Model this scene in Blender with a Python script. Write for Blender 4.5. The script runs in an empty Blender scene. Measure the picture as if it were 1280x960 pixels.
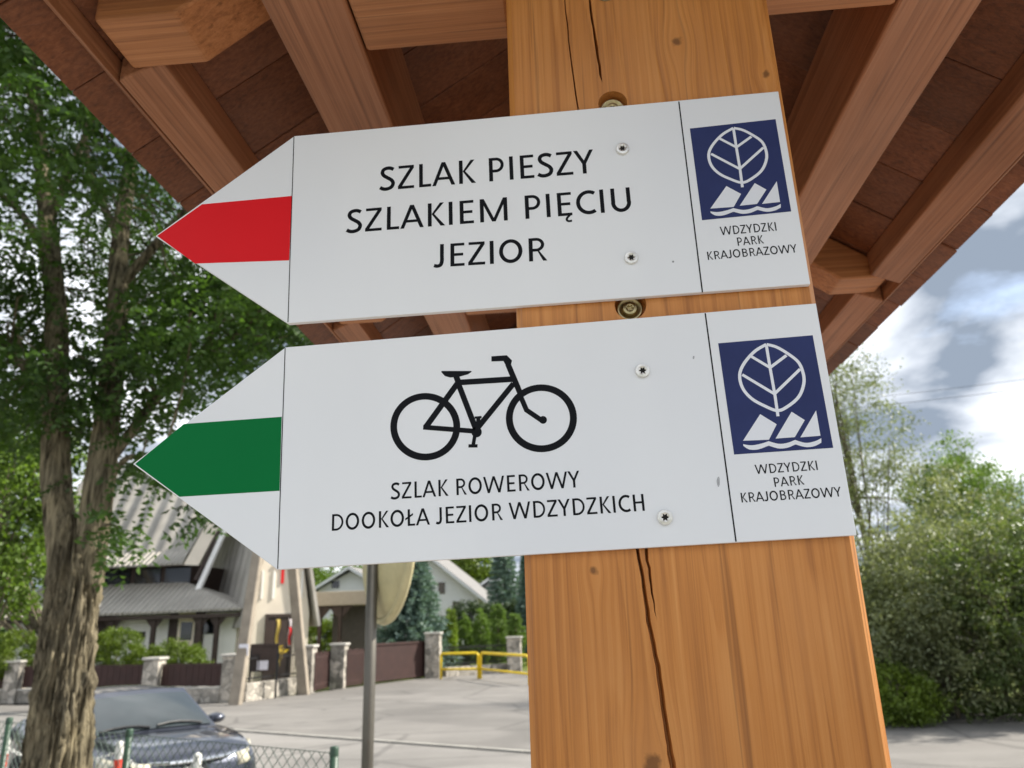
import bpy, bmesh, math, random
from mathutils import Vector, Matrix, geometry, noise
random.seed(7)
scene = bpy.context.scene
col = scene.collection

# ------------------------------------------------------------------ camera
H = 2.12                      # lens height above the road
FPX = 940.0                   # focal length in photo pixels (1280 wide)
CAM_R = Matrix.Rotation(math.radians(4.5), 3, 'Z') @ Matrix.Rotation(math.radians(90 + 17.6), 3, 'X') @ Matrix.Rotation(math.radians(-1.7), 3, 'Z')
cd = bpy.data.cameras.new('camera')
cam = bpy.data.objects.new('camera', cd)
col.objects.link(cam)
cam.matrix_world = Matrix.Translation((0, 0, H)) @ CAM_R.to_4x4()
cd.sensor_fit = 'HORIZONTAL'
cd.sensor_width = 36.0
cd.lens = 36.0 * FPX / 1280.0
cd.clip_start = 0.01
cd.clip_end = 3000
cd.dof.use_dof = True
cd.dof.focus_distance = 0.50
cd.dof.aperture_fstop = 13.5
scene.camera = cam
scene.render.resolution_x = 1024
scene.render.resolution_y = 768

# ------------------------------------------------------------------ world, sun, exposure
SUN_EL, SUN_AZ = 44.0, 70.0   # azimuth clockwise from +Y
world = bpy.data.worlds.new('World')
scene.world = world
world.use_nodes = True
nt = world.node_tree
nt.nodes.clear()
def wn(t, **k):
    n = nt.nodes.new(t)
    for a, b in k.items():
        setattr(n, a, b)
    return n
w_out = wn('ShaderNodeOutputWorld')
w_bg = wn('ShaderNodeBackground')
w_bg.inputs[1].default_value = 0.12
w_sky = wn('ShaderNodeTexSky', sky_type='NISHITA', sun_disc=False)
w_sky.sun_elevation = math.radians(SUN_EL)
w_sky.sun_rotation = math.radians(SUN_AZ)
w_sky.air_density = 1.0
w_sky.dust_density = 1.5
w_tc = wn('ShaderNodeTexCoord')
w_sep = wn('ShaderNodeSeparateXYZ')
nt.links.new(w_tc.outputs['Generated'], w_sep.inputs[0])
w_den = wn('ShaderNodeMath', operation='MAXIMUM'); w_den.inputs[1].default_value = 0.0
nt.links.new(w_sep.outputs[2], w_den.inputs[0])
w_add = wn('ShaderNodeMath', operation='ADD'); w_add.inputs[1].default_value = 0.16
nt.links.new(w_den.outputs[0], w_add.inputs[0])
def wdiv(i):
    d = wn('ShaderNodeMath', operation='DIVIDE')
    nt.links.new(w_sep.outputs[i], d.inputs[0]); nt.links.new(w_add.outputs[0], d.inputs[1])
    return d
w_cmb = wn('ShaderNodeCombineXYZ')
nt.links.new(wdiv(0).outputs[0], w_cmb.inputs[0]); nt.links.new(wdiv(1).outputs[0], w_cmb.inputs[1])
w_map = wn('ShaderNodeMapping'); w_map.inputs['Location'].default_value = (-9.1, -4.0, 0.0)
nt.links.new(w_cmb.outputs[0], w_map.inputs[0])
w_n1 = wn('ShaderNodeTexNoise'); w_n1.inputs['Scale'].default_value = 0.75; w_n1.inputs['Detail'].default_value = 7; w_n1.inputs['Roughness'].default_value = 0.55
nt.links.new(w_map.outputs[0], w_n1.inputs['Vector'])
w_n2 = wn('ShaderNodeTexNoise'); w_n2.inputs['Scale'].default_value = 1.3; w_n2.inputs['Detail'].default_value = 6; w_n2.inputs['Distortion'].default_value = 0.3
nt.links.new(w_map.outputs[0], w_n2.inputs['Vector'])
w_r1 = wn('ShaderNodeValToRGB')      # cloud cover
w_r1.color_ramp.elements[0].position = 0.24; w_r1.color_ramp.elements[0].color = (0, 0, 0, 1)
w_r1.color_ramp.elements[1].position = 0.40; w_r1.color_ramp.elements[1].color = (1, 1, 1, 1)
nt.links.new(w_n1.outputs[0], w_r1.inputs[0])
w_r2 = wn('ShaderNodeValToRGB')      # cloud brightness: grey bellies to white rims
w_r2.color_ramp.elements[0].position = 0.40; w_r2.color_ramp.elements[0].color = (1.0, 1.2, 1.5, 1)
w_r2.color_ramp.elements[1].position = 0.68; w_r2.color_ramp.elements[1].color = (6.2, 6.3, 6.5, 1)
nt.links.new(w_n2.outputs[0], w_r2.inputs[0])
w_mix = wn('ShaderNodeMixRGB')
nt.links.new(w_r1.outputs[0], w_mix.inputs[0]); nt.links.new(w_sky.outputs[0], w_mix.inputs[1]); nt.links.new(w_r2.outputs[0], w_mix.inputs[2])
nt.links.new(w_mix.outputs[0], w_bg.inputs[0]); nt.links.new(w_bg.outputs[0], w_out.inputs[0])

sl = bpy.data.lights.new('sun', 'SUN')
sl.energy = 3.0
sl.angle = math.radians(1.5)
sl.color = (1.0, 0.94, 0.84)
sun = bpy.data.objects.new('sun', sl)
col.objects.link(sun)
_a, _e = math.radians(SUN_AZ), math.radians(SUN_EL)
SUN_DIR = Vector((math.sin(_a) * math.cos(_e), math.cos(_a) * math.cos(_e), math.sin(_e)))
sun.rotation_euler = SUN_DIR.to_track_quat('Z', 'Y').to_euler()

scene.view_settings.view_transform = 'Standard'
scene.view_settings.look = 'None'
scene.view_settings.gamma = 1.0
scene.view_settings.use_curve_mapping = False
scene.view_settings.exposure = 1.55

# ------------------------------------------------------------------ helpers: pixels to points
def ray(px, py):
    return CAM_R @ Vector(((px - 640) / FPX, -(py - 480) / FPX, -1.0))
def at(px, py, Y):
    r = ray(px, py)
    t = Y / r.y
    return Vector((r.x * t, Y, H + r.z * t))
def gnd(px, py, z=0.0):
    r = ray(px, py)
    t = (z - H) / r.z
    return Vector((r.x * t, r.y * t, z))

# ------------------------------------------------------------------ helpers: objects
class MB:
    def __init__(s):
        s.v = []; s.f = []
    def poly(s, pts):
        n = len(s.v); s.v += [tuple(p) for p in pts]; s.f.append(tuple(range(n, n + len(pts)))); return s
    def box(s, x0, x1, y0, y1, z0, z1):
        n = len(s.v)
        s.v += [(x, y, z) for z in (z0, z1) for y in (y0, y1) for x in (x0, x1)]
        s.f += [tuple(n + i for i in q) for q in ((0, 2, 3, 1), (4, 5, 7, 6), (0, 1, 5, 4), (2, 6, 7, 3), (0, 4, 6, 2), (1, 3, 7, 5))]
        return s
    def hexa(s, p):          # 8 points: bottom loop of 4, top loop of 4
        n = len(s.v); s.v += [tuple(q) for q in p]
        s.f += [tuple(n + i for i in q) for q in ((3, 2, 1, 0), (4, 5, 6, 7), (0, 1, 5, 4), (1, 2, 6, 5), (2, 3, 7, 6), (3, 0, 4, 7))]
        return s
    def prism(s, pts, d):    # polygon swept along the vector d
        n = len(s.v); k = len(pts); d = Vector(d)
        s.v += [tuple(p) for p in pts] + [tuple(Vector(p) + d) for p in pts]
        s.f.append(tuple(range(n, n + k))[::-1]); s.f.append(tuple(range(n + k, n + 2 * k)))
        for i in range(k):
            j = (i + 1) % k
            s.f.append((n + i, n + j, n + k + j, n + k + i))
        return s
    def tube(s, pts, rad, seg=8, cap=True):
        pts = [Vector(p) for p in pts]
        rr = rad if isinstance(rad, (list, tuple)) else [rad] * len(pts)
        n0 = len(s.v); up = None
        for i, p in enumerate(pts):
            t = (pts[min(i + 1, len(pts) - 1)] - pts[max(i - 1, 0)]).normalized()
            if up is None:
                up = Vector((0, 0, 1)) if abs(t.z) < 0.9 else Vector((1, 0, 0))
            a = t.cross(up).normalized(); b = a.cross(t).normalized(); up = b
            for k in range(seg):
                an = 2 * math.pi * k / seg
                s.v.append(tuple(p + (a * math.cos(an) + b * math.sin(an)) * rr[i]))
        for i in range(len(pts) - 1):
            for k in range(seg):
                q = (k + 1) % seg
                s.f.append((n0 + i * seg + k, n0 + i * seg + q, n0 + (i + 1) * seg + q, n0 + (i + 1) * seg + k))
        if cap:
            s.f.append(tuple(range(n0, n0 + seg))[::-1]); m = n0 + (len(pts) - 1) * seg
            s.f.append(tuple(range(m, m + seg)))
        return s
    def grid(s, fn, nu, nv):
        n0 = len(s.v)
        for j in range(nv + 1):
            for i in range(nu + 1):
                s.v.append(tuple(fn(i / nu, j / nv)))
        for j in range(nv):
            for i in range(nu):
                a = n0 + j * (nu + 1) + i
                s.f.append((a, a + 1, a + nu + 2, a + nu + 1))
        return s
    def lathe(s, prof, seg=20, M=None):
        n0 = len(s.v)
        for r, z in prof:
            for k in range(seg):
                an = 2 * math.pi * k / seg
                p = Vector((r * math.cos(an), r * math.sin(an), z))
                s.v.append(tuple(M @ p if M else p))
        for i in range(len(prof) - 1):
            for k in range(seg):
                q = (k + 1) % seg
                s.f.append((n0 + i * seg + k, n0 + i * seg + q, n0 + (i + 1) * seg + q, n0 + (i + 1) * seg + k))
        return s
    def build(s, name, m, parent=None, smooth=False, bevel=0.0, loc=None):
        me = bpy.data.meshes.new(name)
        me.from_pydata(s.v, [], s.f)
        me.update()
        if smooth:
            me.polygons.foreach_set('use_smooth', [True] * len(me.polygons))
        o = bpy.data.objects.new(name, me)
        col.objects.link(o)
        if m:
            me.materials.append(m)
        if parent:
            o.parent = parent
        if loc:
            o.location = loc
        if bevel:
            b = o.modifiers.new('bevel', 'BEVEL'); b.width = bevel; b.segments = 2; b.limit_method = 'ANGLE'
        return o
def tag(o, label=None, cat=None, group=None, kind=None):
    if label: o['label'] = label
    if cat: o['category'] = cat
    if group: o['group'] = group
    if kind: o['kind'] = kind
    return o
def thing(name, label, cat, loc=(0, 0, 0), group=None, rz=0.0):
    o = bpy.data.objects.new(name, None)
    col.objects.link(o)
    o.location = loc; o.rotation_euler = (0, 0, rz); o.empty_display_size = 0.2
    return tag(o, label, cat, group)
def copy_tree(o, parent=None):
    c = o.copy(); col.objects.link(c); c.parent = parent
    for ch in [q for q in col.objects if q.parent is o]:
        copy_tree(ch, c)
    return c

# ------------------------------------------------------------------ materials
def S(*c):   # sRGB 0-255 to linear
    return tuple(((x / 255) / 12.92 if x / 255 <= 0.04045 else ((x / 255 + 0.055) / 1.055) ** 2.4) for x in c) + (1,)
class NT:
    def __init__(s, name):
        s.m = bpy.data.materials.new(name); s.m.use_nodes = True
        s.t = s.m.node_tree; s.b = s.t.nodes['Principled BSDF']; s.out = s.t.nodes['Material Output']
    def n(s, t, ins=None, **k):
        q = s.t.nodes.new(t)
        for a, b in k.items(): setattr(q, a, b)
        for a, b in (ins or {}).items(): s.set(q.inputs[a], b)
        return q
    def set(s, inp, v):
        if isinstance(v, bpy.types.NodeSocket): s.t.links.new(v, inp)
        else: inp.default_value = v
    def math(s, op, a, b=0.0, clamp=False):
        q = s.n('ShaderNodeMath', operation=op, use_clamp=clamp); s.set(q.inputs[0], a); s.set(q.inputs[1], b); return q.outputs[0]
    def mix(s, f, a, b, mode='MIX'):
        q = s.n('ShaderNodeMixRGB', blend_type=mode); s.set(q.inputs[0], f); s.set(q.inputs[1], a); s.set(q.inputs[2], b); return q.outputs[0]
    def ramp(s, f, stops):
        q = s.n('ShaderNodeValToRGB'); e = q.color_ramp.elements
        while len(e) < len(stops): e.new(0.5)
        for i, (p, c) in enumerate(stops):
            e[i].position = p; e[i].color = c if len(c) == 4 else tuple(c) + (1,)
        s.set(q.inputs[0], f); return q.outputs[0]
    def coord(s, scale=(1, 1, 1), loc=(0, 0, 0), rot=(0, 0, 0), src='Object'):
        c = s.n('ShaderNodeTexCoord'); m = s.n('ShaderNodeMapping')
        m.inputs['Scale'].default_value = scale; m.inputs['Location'].default_value = loc; m.inputs['Rotation'].default_value = rot
        s.t.links.new(c.outputs[src], m.inputs[0]); return m.outputs[0]
    def noise(s, vec, scale, detail=4, rough=0.5, dist=0.0):
        q = s.n('ShaderNodeTexNoise', {'Vector': vec, 'Scale': scale, 'Detail': detail, 'Roughness': rough, 'Distortion': dist}); return q.outputs[0]
    def bump(s, h, strength=0.3, dist=0.01):
        q = s.n('ShaderNodeBump', {'Height': h, 'Strength': strength, 'Distance': dist}); s.t.links.new(q.outputs[0], s.b.inputs['Normal'])
    def col(s, c): s.set(s.b.inputs['Base Color'], c); return s
    def fin(s, rough=0.6, metal=0.0, spec=0.5, coat=0.0):
        s.set(s.b.inputs['Roughness'], rough); s.b.inputs['Metallic'].default_value = metal
        s.b.inputs['Specular IOR Level'].default_value = spec; s.b.inputs['Coat Weight'].default_value = coat
        return s.m
def objrand(n):
    return n.n('ShaderNodeObjectInfo').outputs['Random']
def plain(name, c, rough=0.6, metal=0.0, var=0.12, scale=6.0, bump=0.0, coat=0.0, spec=0.5):
    n = NT(name); v = n.coord()
    f = n.noise(v, scale, 5, 0.6)
    k = n.ramp(f, [(0.3, (1 - var,) * 3), (0.7, (1 + var,) * 3)])
    n.col(n.mix(1.0, c, k, 'MULTIPLY'))
    if bump: n.bump(n.noise(v, scale * 6, 4), bump, 0.01)
    return n.fin(rough, metal, spec, coat)

def wood(name, dark, mid, light, axis, rough=0.5, fine=1.0, var=0.25, spec=0.35, knots=(), rand=True, rings_w=0.3, rings_n=9.0):
    """axis 0/1/2: direction of the grain"""
    n = NT(name)
    sc = [26.0, 26.0, 26.0]; sc[axis] = 0.9
    v = n.coord()
    r = objrand(n)
    off = n.n('ShaderNodeCombineXYZ', {0: n.math('MULTIPLY', r, 7.0), 1: n.math('MULTIPLY', r, 13.0), 2: n.math('MULTIPLY', r, 5.0)}).outputs[0]
    add = n.n('ShaderNodeVectorMath', operation='ADD'); n.set(add.inputs[0], v); n.set(add.inputs[1], off if rand else (0, 0, 0))
    p = add.outputs[0]
    kmask = None
    if knots:
        sp = n.n('ShaderNodeSeparateXYZ', {0: v})
        push = 0.0
        for kx, kz, kr in knots:
            dx = n.math('SUBTRACT', sp.outputs[0], kx); dz = n.math('SUBTRACT', sp.outputs[2], kz)
            dz2 = n.math('MULTIPLY', dz, 0.45)
            d2 = n.math('ADD', n.math('MULTIPLY', dx, dx), n.math('MULTIPLY', dz2, dz2))
            g = n.math('POWER', 2.718, n.math('MULTIPLY', d2, -1.0 / (2 * (kr * 1.9) ** 2)))
            push = n.math('ADD', push, n.math('MULTIPLY', n.math('MULTIPLY', g, dx), 0.85))
            dk = n.math('SQRT', n.math('ADD', n.math('MULTIPLY', dx, dx), n.math('MULTIPLY', n.math('MULTIPLY', dz, dz), 0.8)))
            jit = n.math('MULTIPLY', n.math('SUBTRACT', n.noise(v, 220.0, 3), 0.5), kr * 1.6)
            mk = n.n('ShaderNodeMapRange', {0: n.math('ADD', dk, jit), 1: kr * 0.45, 2: kr * 1.15, 3: 1.0, 4: 0.0}).outputs[0]
            kmask = mk if kmask is None else n.math('MAXIMUM', kmask, mk)
        cx = n.n('ShaderNodeCombineXYZ', {0: push}).outputs[0]
        sub = n.n('ShaderNodeVectorMath', operation='SUBTRACT'); n.set(sub.inputs[0], p); n.set(sub.inputs[1], cx)
        p = sub.outputs[0]
    mp = n.n('ShaderNodeMapping'); mp.inputs['Scale'].default_value = sc; n.set(mp.inputs[0], p)
    g = mp.outputs[0]
    big = n.noise(g, 0.55, 3, 0.5, 0.4)
    rings = n.math('FRACT', n.math('ADD', n.math('MULTIPLY', big, rings_n), n.math('MULTIPLY', n.noise(g, 2.0, 3), 0.5)))
    rings = n.ramp(rings, [(0.0, (0.15,) * 3), (0.55, (0.75,) * 3), (0.9, (1,) * 3), (1.0, (0.2,) * 3)])
    sf = list(sc); 
    for i in range(3): sf[i] *= (9.0 if i != axis else 3.0) * fine
    mp2 = n.n('ShaderNodeMapping'); mp2.inputs['Scale'].default_value = sf; n.set(mp2.inputs[0], p)
    fib = n.noise(mp2.outputs[0], 1.0, 4, 0.65)
    f = n.math('ADD', n.math('MULTIPLY', rings, rings_w), n.math('MULTIPLY', fib, 1.04 - rings_w))
    c = n.ramp(f, [(0.25, dark), (0.55, mid), (0.85, light)])
    lg = n.noise(v, 3.0, 3)
    k = n.ramp(lg, [(0.3, (1 - var, 1 - var * 1.15, 1 - var * 1.3)), (0.7, (1 + var * 0.6,) * 3)])
    c = n.mix(1.0, c, k, 'MULTIPLY')
    if rand:
        rb = n.ramp(r, [(0.0, (0.80, 0.78, 0.76)), (1.0, (1.18, 1.16, 1.13))])
        c = n.mix(1.0, c, rb, 'MULTIPLY')
    sp3 = [x * (16.0 if i_ != axis else 9.0) for i_, x in enumerate(sc)]
    mp3 = n.n('ShaderNodeMapping'); mp3.inputs['Scale'].default_value = sp3; n.set(mp3.inputs[0], p)
    fleck = n.ramp(n.noise(mp3.outputs[0], 0.5, 2, 0.5), [(0.64, (0,) * 3), (0.72, (1,) * 3)])
    c = n.mix(n.math('MULTIPLY', fleck, 0.45), c, tuple(x * 0.55 for x in dark[:3]) + (1,))
    wsc = [x * 0.16 for x in sc]; wsc[axis] = 2.2
    mp4 = n.n('ShaderNodeMapping'); mp4.inputs['Scale'].default_value = wsc; n.set(mp4.inputs[0], p)
    wear = n.ramp(n.noise(mp4.outputs[0], 1.6, 5, 0.65, 0.5), [(0.45, (0,) * 3), (0.72, (1,) * 3)])
    c = n.mix(n.math('MULTIPLY', wear, 0.24), c, tuple(light[i_] * 0.8 + 0.05 for i_ in range(3)) + (1,))
    if kmask is not None:
        c = n.mix(n.math('MULTIPLY', kmask, 0.72), c, tuple(x * 0.28 for x in dark[:3]) + (1,))
    n.col(c)
    n.bump(n.math('ADD', n.math('MULTIPLY', fib, 0.8), n.math('MULTIPLY', rings, 0.25)), 0.5, 0.0016)
    return n.fin(rough, 0, spec)

D = 0.470                     # sign face plane
DP = 0.4745                   # post front plane
def PP(px, py):               # pixel to post-front coordinates (x, z)
    p = at(px, py, DP); return (p.x, p.z)
_k = [PP(847, 52) + (0.0042,), PP(742, 714) + (0.0026,), PP(815, 955) + (0.0052,), PP(958, 93) + (0.003,)]
M_post = wood('post_wood', S(152, 92, 40), S(200, 132, 64), S(220, 156, 88), 2, rough=0.42, knots=_k, rand=False, var=0.2, spec=0.4, rings_w=0.16, rings_n=15.0)
M_beam_x = wood('beam_wood_across', S(120, 76, 46), S(168, 114, 72), S(188, 134, 90), 0, rings_w=0.15)
M_beam_y = wood('beam_wood_along', S(116, 76, 52), S(164, 114, 82), S(184, 134, 102), 1, rings_w=0.15)
M_board = wood('roof_board_wood', S(76, 44, 29), S(120, 74, 48), S(144, 96, 66), 0, var=0.35, rings_w=0.12, rings_n=5.0)
M_shingle = plain('roof_shingle', S(96, 52, 42), 0.9, var=0.3, scale=20, bump=0.3)

def sign_mat():
    n = NT('sign_white'); v = n.coord()
    a = n.ramp(n.noise(v, 5.0, 1), [(0.25, S(226, 229, 234)), (0.75, S(238, 240, 242))])
    st = n.ramp(n.noise(n.coord((14, 1, 3)), 1.0, 3), [(0.40, (1, 1, 1)), (0.72, (0.975, 0.975, 0.978))])
    c = n.mix(1.0, a, st, 'MULTIPLY')
    vo = n.n('ShaderNodeTexVoronoi', {'Vector': v, 'Scale': 26.0, 'Randomness': 1.0})
    sel = n.math('GREATER_THAN', n.n('ShaderNodeSeparateXYZ', {0: vo.outputs['Color']}).outputs[0], 0.80)
    dot = n.math('MULTIPLY', n.math('LESS_THAN', vo.outputs['Distance'], 0.021), sel)
    c = n.mix(n.math('MULTIPLY', dot, 0.7), c, S(60, 62, 66))
    n.col(c)
    n.b.inputs['Roughness'].default_value = 0.3
    n.b.inputs['Specular IOR Level'].default_value = 0.5
    return n.m
M_sign = sign_mat()
M_red = plain('sign_red', S(222, 30, 38), 0.42, var=0.04, spec=0.12)
M_green = plain('sign_green', S(0, 112, 56), 0.42, var=0.05, spec=0.1)
M_blue = plain('sign_blue', S(46, 55, 100), 0.40, var=0.10, scale=30, spec=0.15)
M_black = plain('print_black', S(14, 16, 21), 0.45, var=0.1, scale=40, spec=0.12)
M_white = plain('print_white', S(226, 229, 236), 0.3, var=0.03)
M_zinc = plain('zinc_screw', S(226, 224, 218), 0.35, 0.75, var=0.15, scale=300)
M_brass = plain('yellow_zinc_bolt', S(186, 172, 132), 0.35, 1.0, var=0.25, scale=260)
M_scuff = plain('scuffed_film', S(168, 170, 174), 0.6, var=0.3, scale=400)
M_dark = plain('dark_recess', S(24, 22, 20), 0.8)

# ------------------------------------------------------------------ the ground
def asphalt(name, c, sc=1.0):
    n = NT(name); v = n.coord()
    a = n.ramp(n.noise(v, 0.35 * sc, 6, 0.6), [(0.3, tuple(x * 0.82 for x in c[:3])), (0.7, tuple(x * 1.18 for x in c[:3]))])
    b = n.ramp(n.noise(v, 90.0, 3, 0.7), [(0.3, (0.8,) * 3), (0.7, (1.2,) * 3)])
    st = n.ramp(n.noise(n.coord((0.25, 1.6, 1)), 0.8, 4, 0.6), [(0.42, (1,) * 3), (0.62, (1.10,) * 3)])
    n.col(n.mix(1.0, n.mix(1.0, a, b, 'MULTIPLY'), st, 'MULTIPLY'))
    ve = n.n('ShaderNodeTexVoronoi', {'Vector': n.coord((0.30, 0.42, 1)), 'Scale': 1.0, 'Randomness': 1.0}, feature='DISTANCE_TO_EDGE')
    wob = n.math('ADD', ve.outputs['Distance'], n.math('MULTIPLY', n.math('SUBTRACT', n.noise(v, 2.2, 5), 0.5), 0.05))
    cr = n.ramp(wob, [(0.0, (0.72,) * 3), (0.012, (0.78,) * 3), (0.02, (1,) * 3)])
    pt = n.ramp(n.noise(v, 0.16, 2), [(0.47, (0.9,) * 3), (0.49, (1.06,) * 3)])
    n.col(n.mix(1.0, n.mix(1.0, n.mix(1.0, n.mix(1.0, a, b, 'MULTIPLY'), st, 'MULTIPLY'), cr, 'MULTIPLY'), pt, 'MULTIPLY'))
    n.bump(n.noise(v, 120.0, 3), 0.4, 0.01)
    return n.fin(0.85, 0, 0.3)
M_asphalt = asphalt('asphalt', S(114, 111, 107))
M_asphalt2 = asphalt('lighter_asphalt', S(128, 125, 121))
M_kerb = plain('kerb_concrete', S(150, 147, 140), 0.9, var=0.2, scale=3, bump=0.3)
def soil():
    n = NT('earth_and_turf'); v = n.coord()
    c = n.ramp(n.noise(v, 1.4, 6, 0.65), [(0.35, S(74, 84, 40)), (0.55, S(98, 108, 52)), (0.75, S(120, 108, 80))])
    n.col(n.mix(1.0, c, n.ramp(n.noise(v, 40, 3), [(0.3, (0.7,) * 3), (0.7, (1.3,) * 3)]), 'MULTIPLY'))
    n.bump(n.noise(v, 60, 4), 0.6, 0.03)
    return n.fin(0.95, 0, 0.2)
M_soil = soil()

g = MB().poly([(-900, -300, -0.012), (900, -300, -0.012), (900, 1500, -0.012), (-900, 1500, -0.012)]).build('ground', M_soil)
tag(g, 'turf and bare earth around the road', kind='structure')
# parking road in front, wide lane behind it
kA, kB = gnd(313, 916), gnd(660, 942)
kd = (kB - kA).normalized()
def kline(t, off=0.0, z=0.0):
    p = kA + kd * t; nrm = Vector((-kd.y, kd.x, 0))
    return Vector((p.x + nrm.x * off, p.y + nrm.y * off, z))
road = MB().poly([kline(-40, 0, 0.0), kline(-40, -26, 0.0), kline(40, -26, 0.0), kline(40, 0, 0.0)]).build('road', M_asphalt2)
tag(road, 'pale grey asphalt road in front of the car', kind='structure')
lane = MB().poly([kline(-40, 0.12, 0.03), kline(46, 0.12, 0.03), (60, 60, 0.03), (4.5, 70, 0.03), (-1.0, 36.0, 0.03), tuple(gnd(640, 840, 0.03)), tuple(gnd(540, 846, 0.03)), tuple(gnd(292, 879, 0.03)), tuple(gnd(0, 881, 0.03)), tuple(gnd(-300, 884, 0.03))]).build('lane', M_asphalt)
tag(lane, 'worn grey asphalt yard before the stone fence', kind='structure')
kb = MB()
L = -40.0
while L < 44:
    a, b = kline(L, 0.004, -0.1), kline(L + 0.985, 0.004, -0.1)
    c, d = kline(L + 0.985, 0.116, -0.1), kline(L, 0.116, -0.1)
    up = Vector((0, 0, 0.135))
    kb.hexa([a, b, c, d, a + up, b + up, c + up, d + up])
    L += 1.0
kb = kb.build('kerb', M_kerb)
tag(kb, 'low concrete kerb between road and yard', kind='structure')

# ------------------------------------------------------------------ the wooden shelter
shelter = thing('wooden_shelter', 'brown timber shelter with open gable roof and stout post carrying signs', 'shelter', (0.066, DP + 0.1, 0))
def sh(o):            # parent keeping world coordinates
    o.parent = shelter; o.matrix_parent_inverse = Matrix.Translation(shelter.location).inverted(); return o
PX0, PX1 = at(644, 480, DP).x - 0.0, at(1033, 480, DP).x
PX0, PX1 = -0.070 * DP, 0.3525 * DP
PTOP = H + 0.74
def cut_face(rect, holes):
    """front face of the post (x,z plane) with holes; returns bmesh-ready vertices and faces"""
    pts = []; edges = []
    def loop(l):
        n = len(pts); pts.extend(Vector(p) for p in l)
        edges.extend((n + i, n + (i + 1) % len(l)) for i in range(len(l)))
    loop(rect)
    for h in holes: loop(h)
    vs, es, fs, _, _, _ = geometry.delaunay_2d_cdt(pts, edges, [], 1, 1e-6)
    return vs, fs
def inside(p, poly):
    c = False; n = len(poly)
    for i in range(n):
        a, b = poly[i], poly[i - 1]
        if (a[1] > p[1]) != (b[1] > p[1]) and p[0] < (b[0] - a[0]) * (p[1] - a[1]) / (b[1] - a[1]) + a[0]:
            c = not c
    return c
def crack_poly(pix, wid):
    c = [PP(*p) for p in pix]
    # jitter the path a little between the given points
    cc = []; ww = []
    for i in range(len(c) - 1):
        for k in range(4):
            t = k / 4
            x = c[i][0] * (1 - t) + c[i + 1][0] * t; z = c[i][1] * (1 - t) + c[i + 1][1] * t
            cc.append((x + (random.uniform(-1, 1) * 0.0004 if k else 0), z)); ww.append(wid[i] * (1 - t) + wid[i + 1] * t)
    cc.append(c[-1]); ww.append(wid[-1])
    l = [(p[0] - w / 2 * random.uniform(.8, 1.1), p[1]) for p, w in zip(cc, ww)]
    r = [(p[0] + w / 2 * random.uniform(.8, 1.1), p[1]) for p, w in zip(cc, ww)]
    return l[1:-1][::1] and ([cc[0]] + r[1:-1] + [cc[-1]] + l[1:-1][::-1])
def circ(c, r, n=28):
    return [(c[0] + r * math.cos(2 * math.pi * k / n), c[1] + r * math.sin(2 * math.pi * k / n)) for k in range(n)]
b1, b2, b3 = PP(766, 129), PP(788, 381), PP(757, -12)
HR = 0.0107
crA1 = crack_poly([(733, -42), (738.5, 12), (746, 60), (753, 104)], [0.0004, 0.0020, 0.0022, 0.0018])
crA2 = crack_poly([(767, 160), (764, 300), (764, 355)], [0.0004, 0.0018, 0.0012])
crA3 = crack_poly([(773, 412), (780, 520), (797, 686), (805, 735), (814, 791), (824, 847), (835, 922), (842, 962), (862, 1100)], [0.0004, 0.002, 0.0022, 0.0026, 0.003, 0.0032, 0.0036, 0.0036, 0.0006])
crB = crack_poly([(806, 640), (808, 690), (814, 731), (821, 775)], [0.0004, 0.0024, 0.0016, 0.0003])
crC = crack_poly([(701, -45), (707, 15), (712, 60), (723, 138), (738, 280)], [0.0003, 0.0010, 0.0010, 0.0013, 0.0003])
crD = crack_poly([(779, 728), (787, 742), (791, 751)], [0.0001, 0.0004, 0.0001])
holes = [crA1, crA2, crA3, crB, crC, circ(b1, HR), circ(b2, HR), circ(b3, HR)]
deep = [0.010, 0.010, 0.008, 0.007, 0.007, 0.009, 0.009, 0.009]
ch = 0.0042
vs, fs = cut_face([(PX0 + ch, 0.0), (PX1 - ch, 0.0), (PX1 - ch, PTOP), (PX0 + ch, PTOP)], holes)
pm = MB()
pm.v = [(v.x, DP, v.y) for v in vs]
for f in fs:
    c = sum((vs[i] for i in f), Vector((0, 0))) / len(f)
    if not any(inside(c, h) for h in holes):
        pm.f.append(tuple(f))
for h, dp in zip(holes, deep):
    n = len(pm.v); k = len(h)
    cxy = sum((Vector(p) for p in h), Vector((0, 0))) / k
    circular = k == 28
    for p in h: pm.v.append((p[0], DP, p[1]))
    for i, p in enumerate(h):
        if circular: q = p
        else:
            j = (k - i) % k           # opposite side of the crack
            q = ((p[0] * 0.6 + h[j][0] * 0.4), p[1])
        pm.v.append((q[0], DP + dp, q[1]))
    for i in range(k):
        j = (i + 1) % k
        pm.f.append((n + i, n + j, n + k + j, n + k + i))
    pm.f.append(tuple(range(n + k, n + 2 * k)))
# chamfers, sides and back
DB = DP + 0.20
ring = [(PX0 + ch, DP), (PX0, DP + ch), (PX0, DB - ch), (PX0 + ch, DB), (PX1 - ch, DB), (PX1, DB - ch), (PX1, DP + ch), (PX1 - ch, DP)]
n = len(pm.v)
pm.v += [(x, y, 0.0) for x, y in ring] + [(x, y, PTOP) for x, y in ring]
for i in range(7):
    pm.f.append((n + i, n + i + 1, n + 8 + i + 1, n + 8 + i))
pm.f.append(tuple(n + 8 + i for i in range(8)))
post = sh(pm.build('post', M_post))
# the post of the second frame behind it
for yy in (1.045, 1.675):
    sh(MB().box(PX0 + 0.01, PX1 - 0.01, yy, yy + 0.19, 0.0, H + 0.74).build('post', M_post, bevel=0.006))

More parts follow.
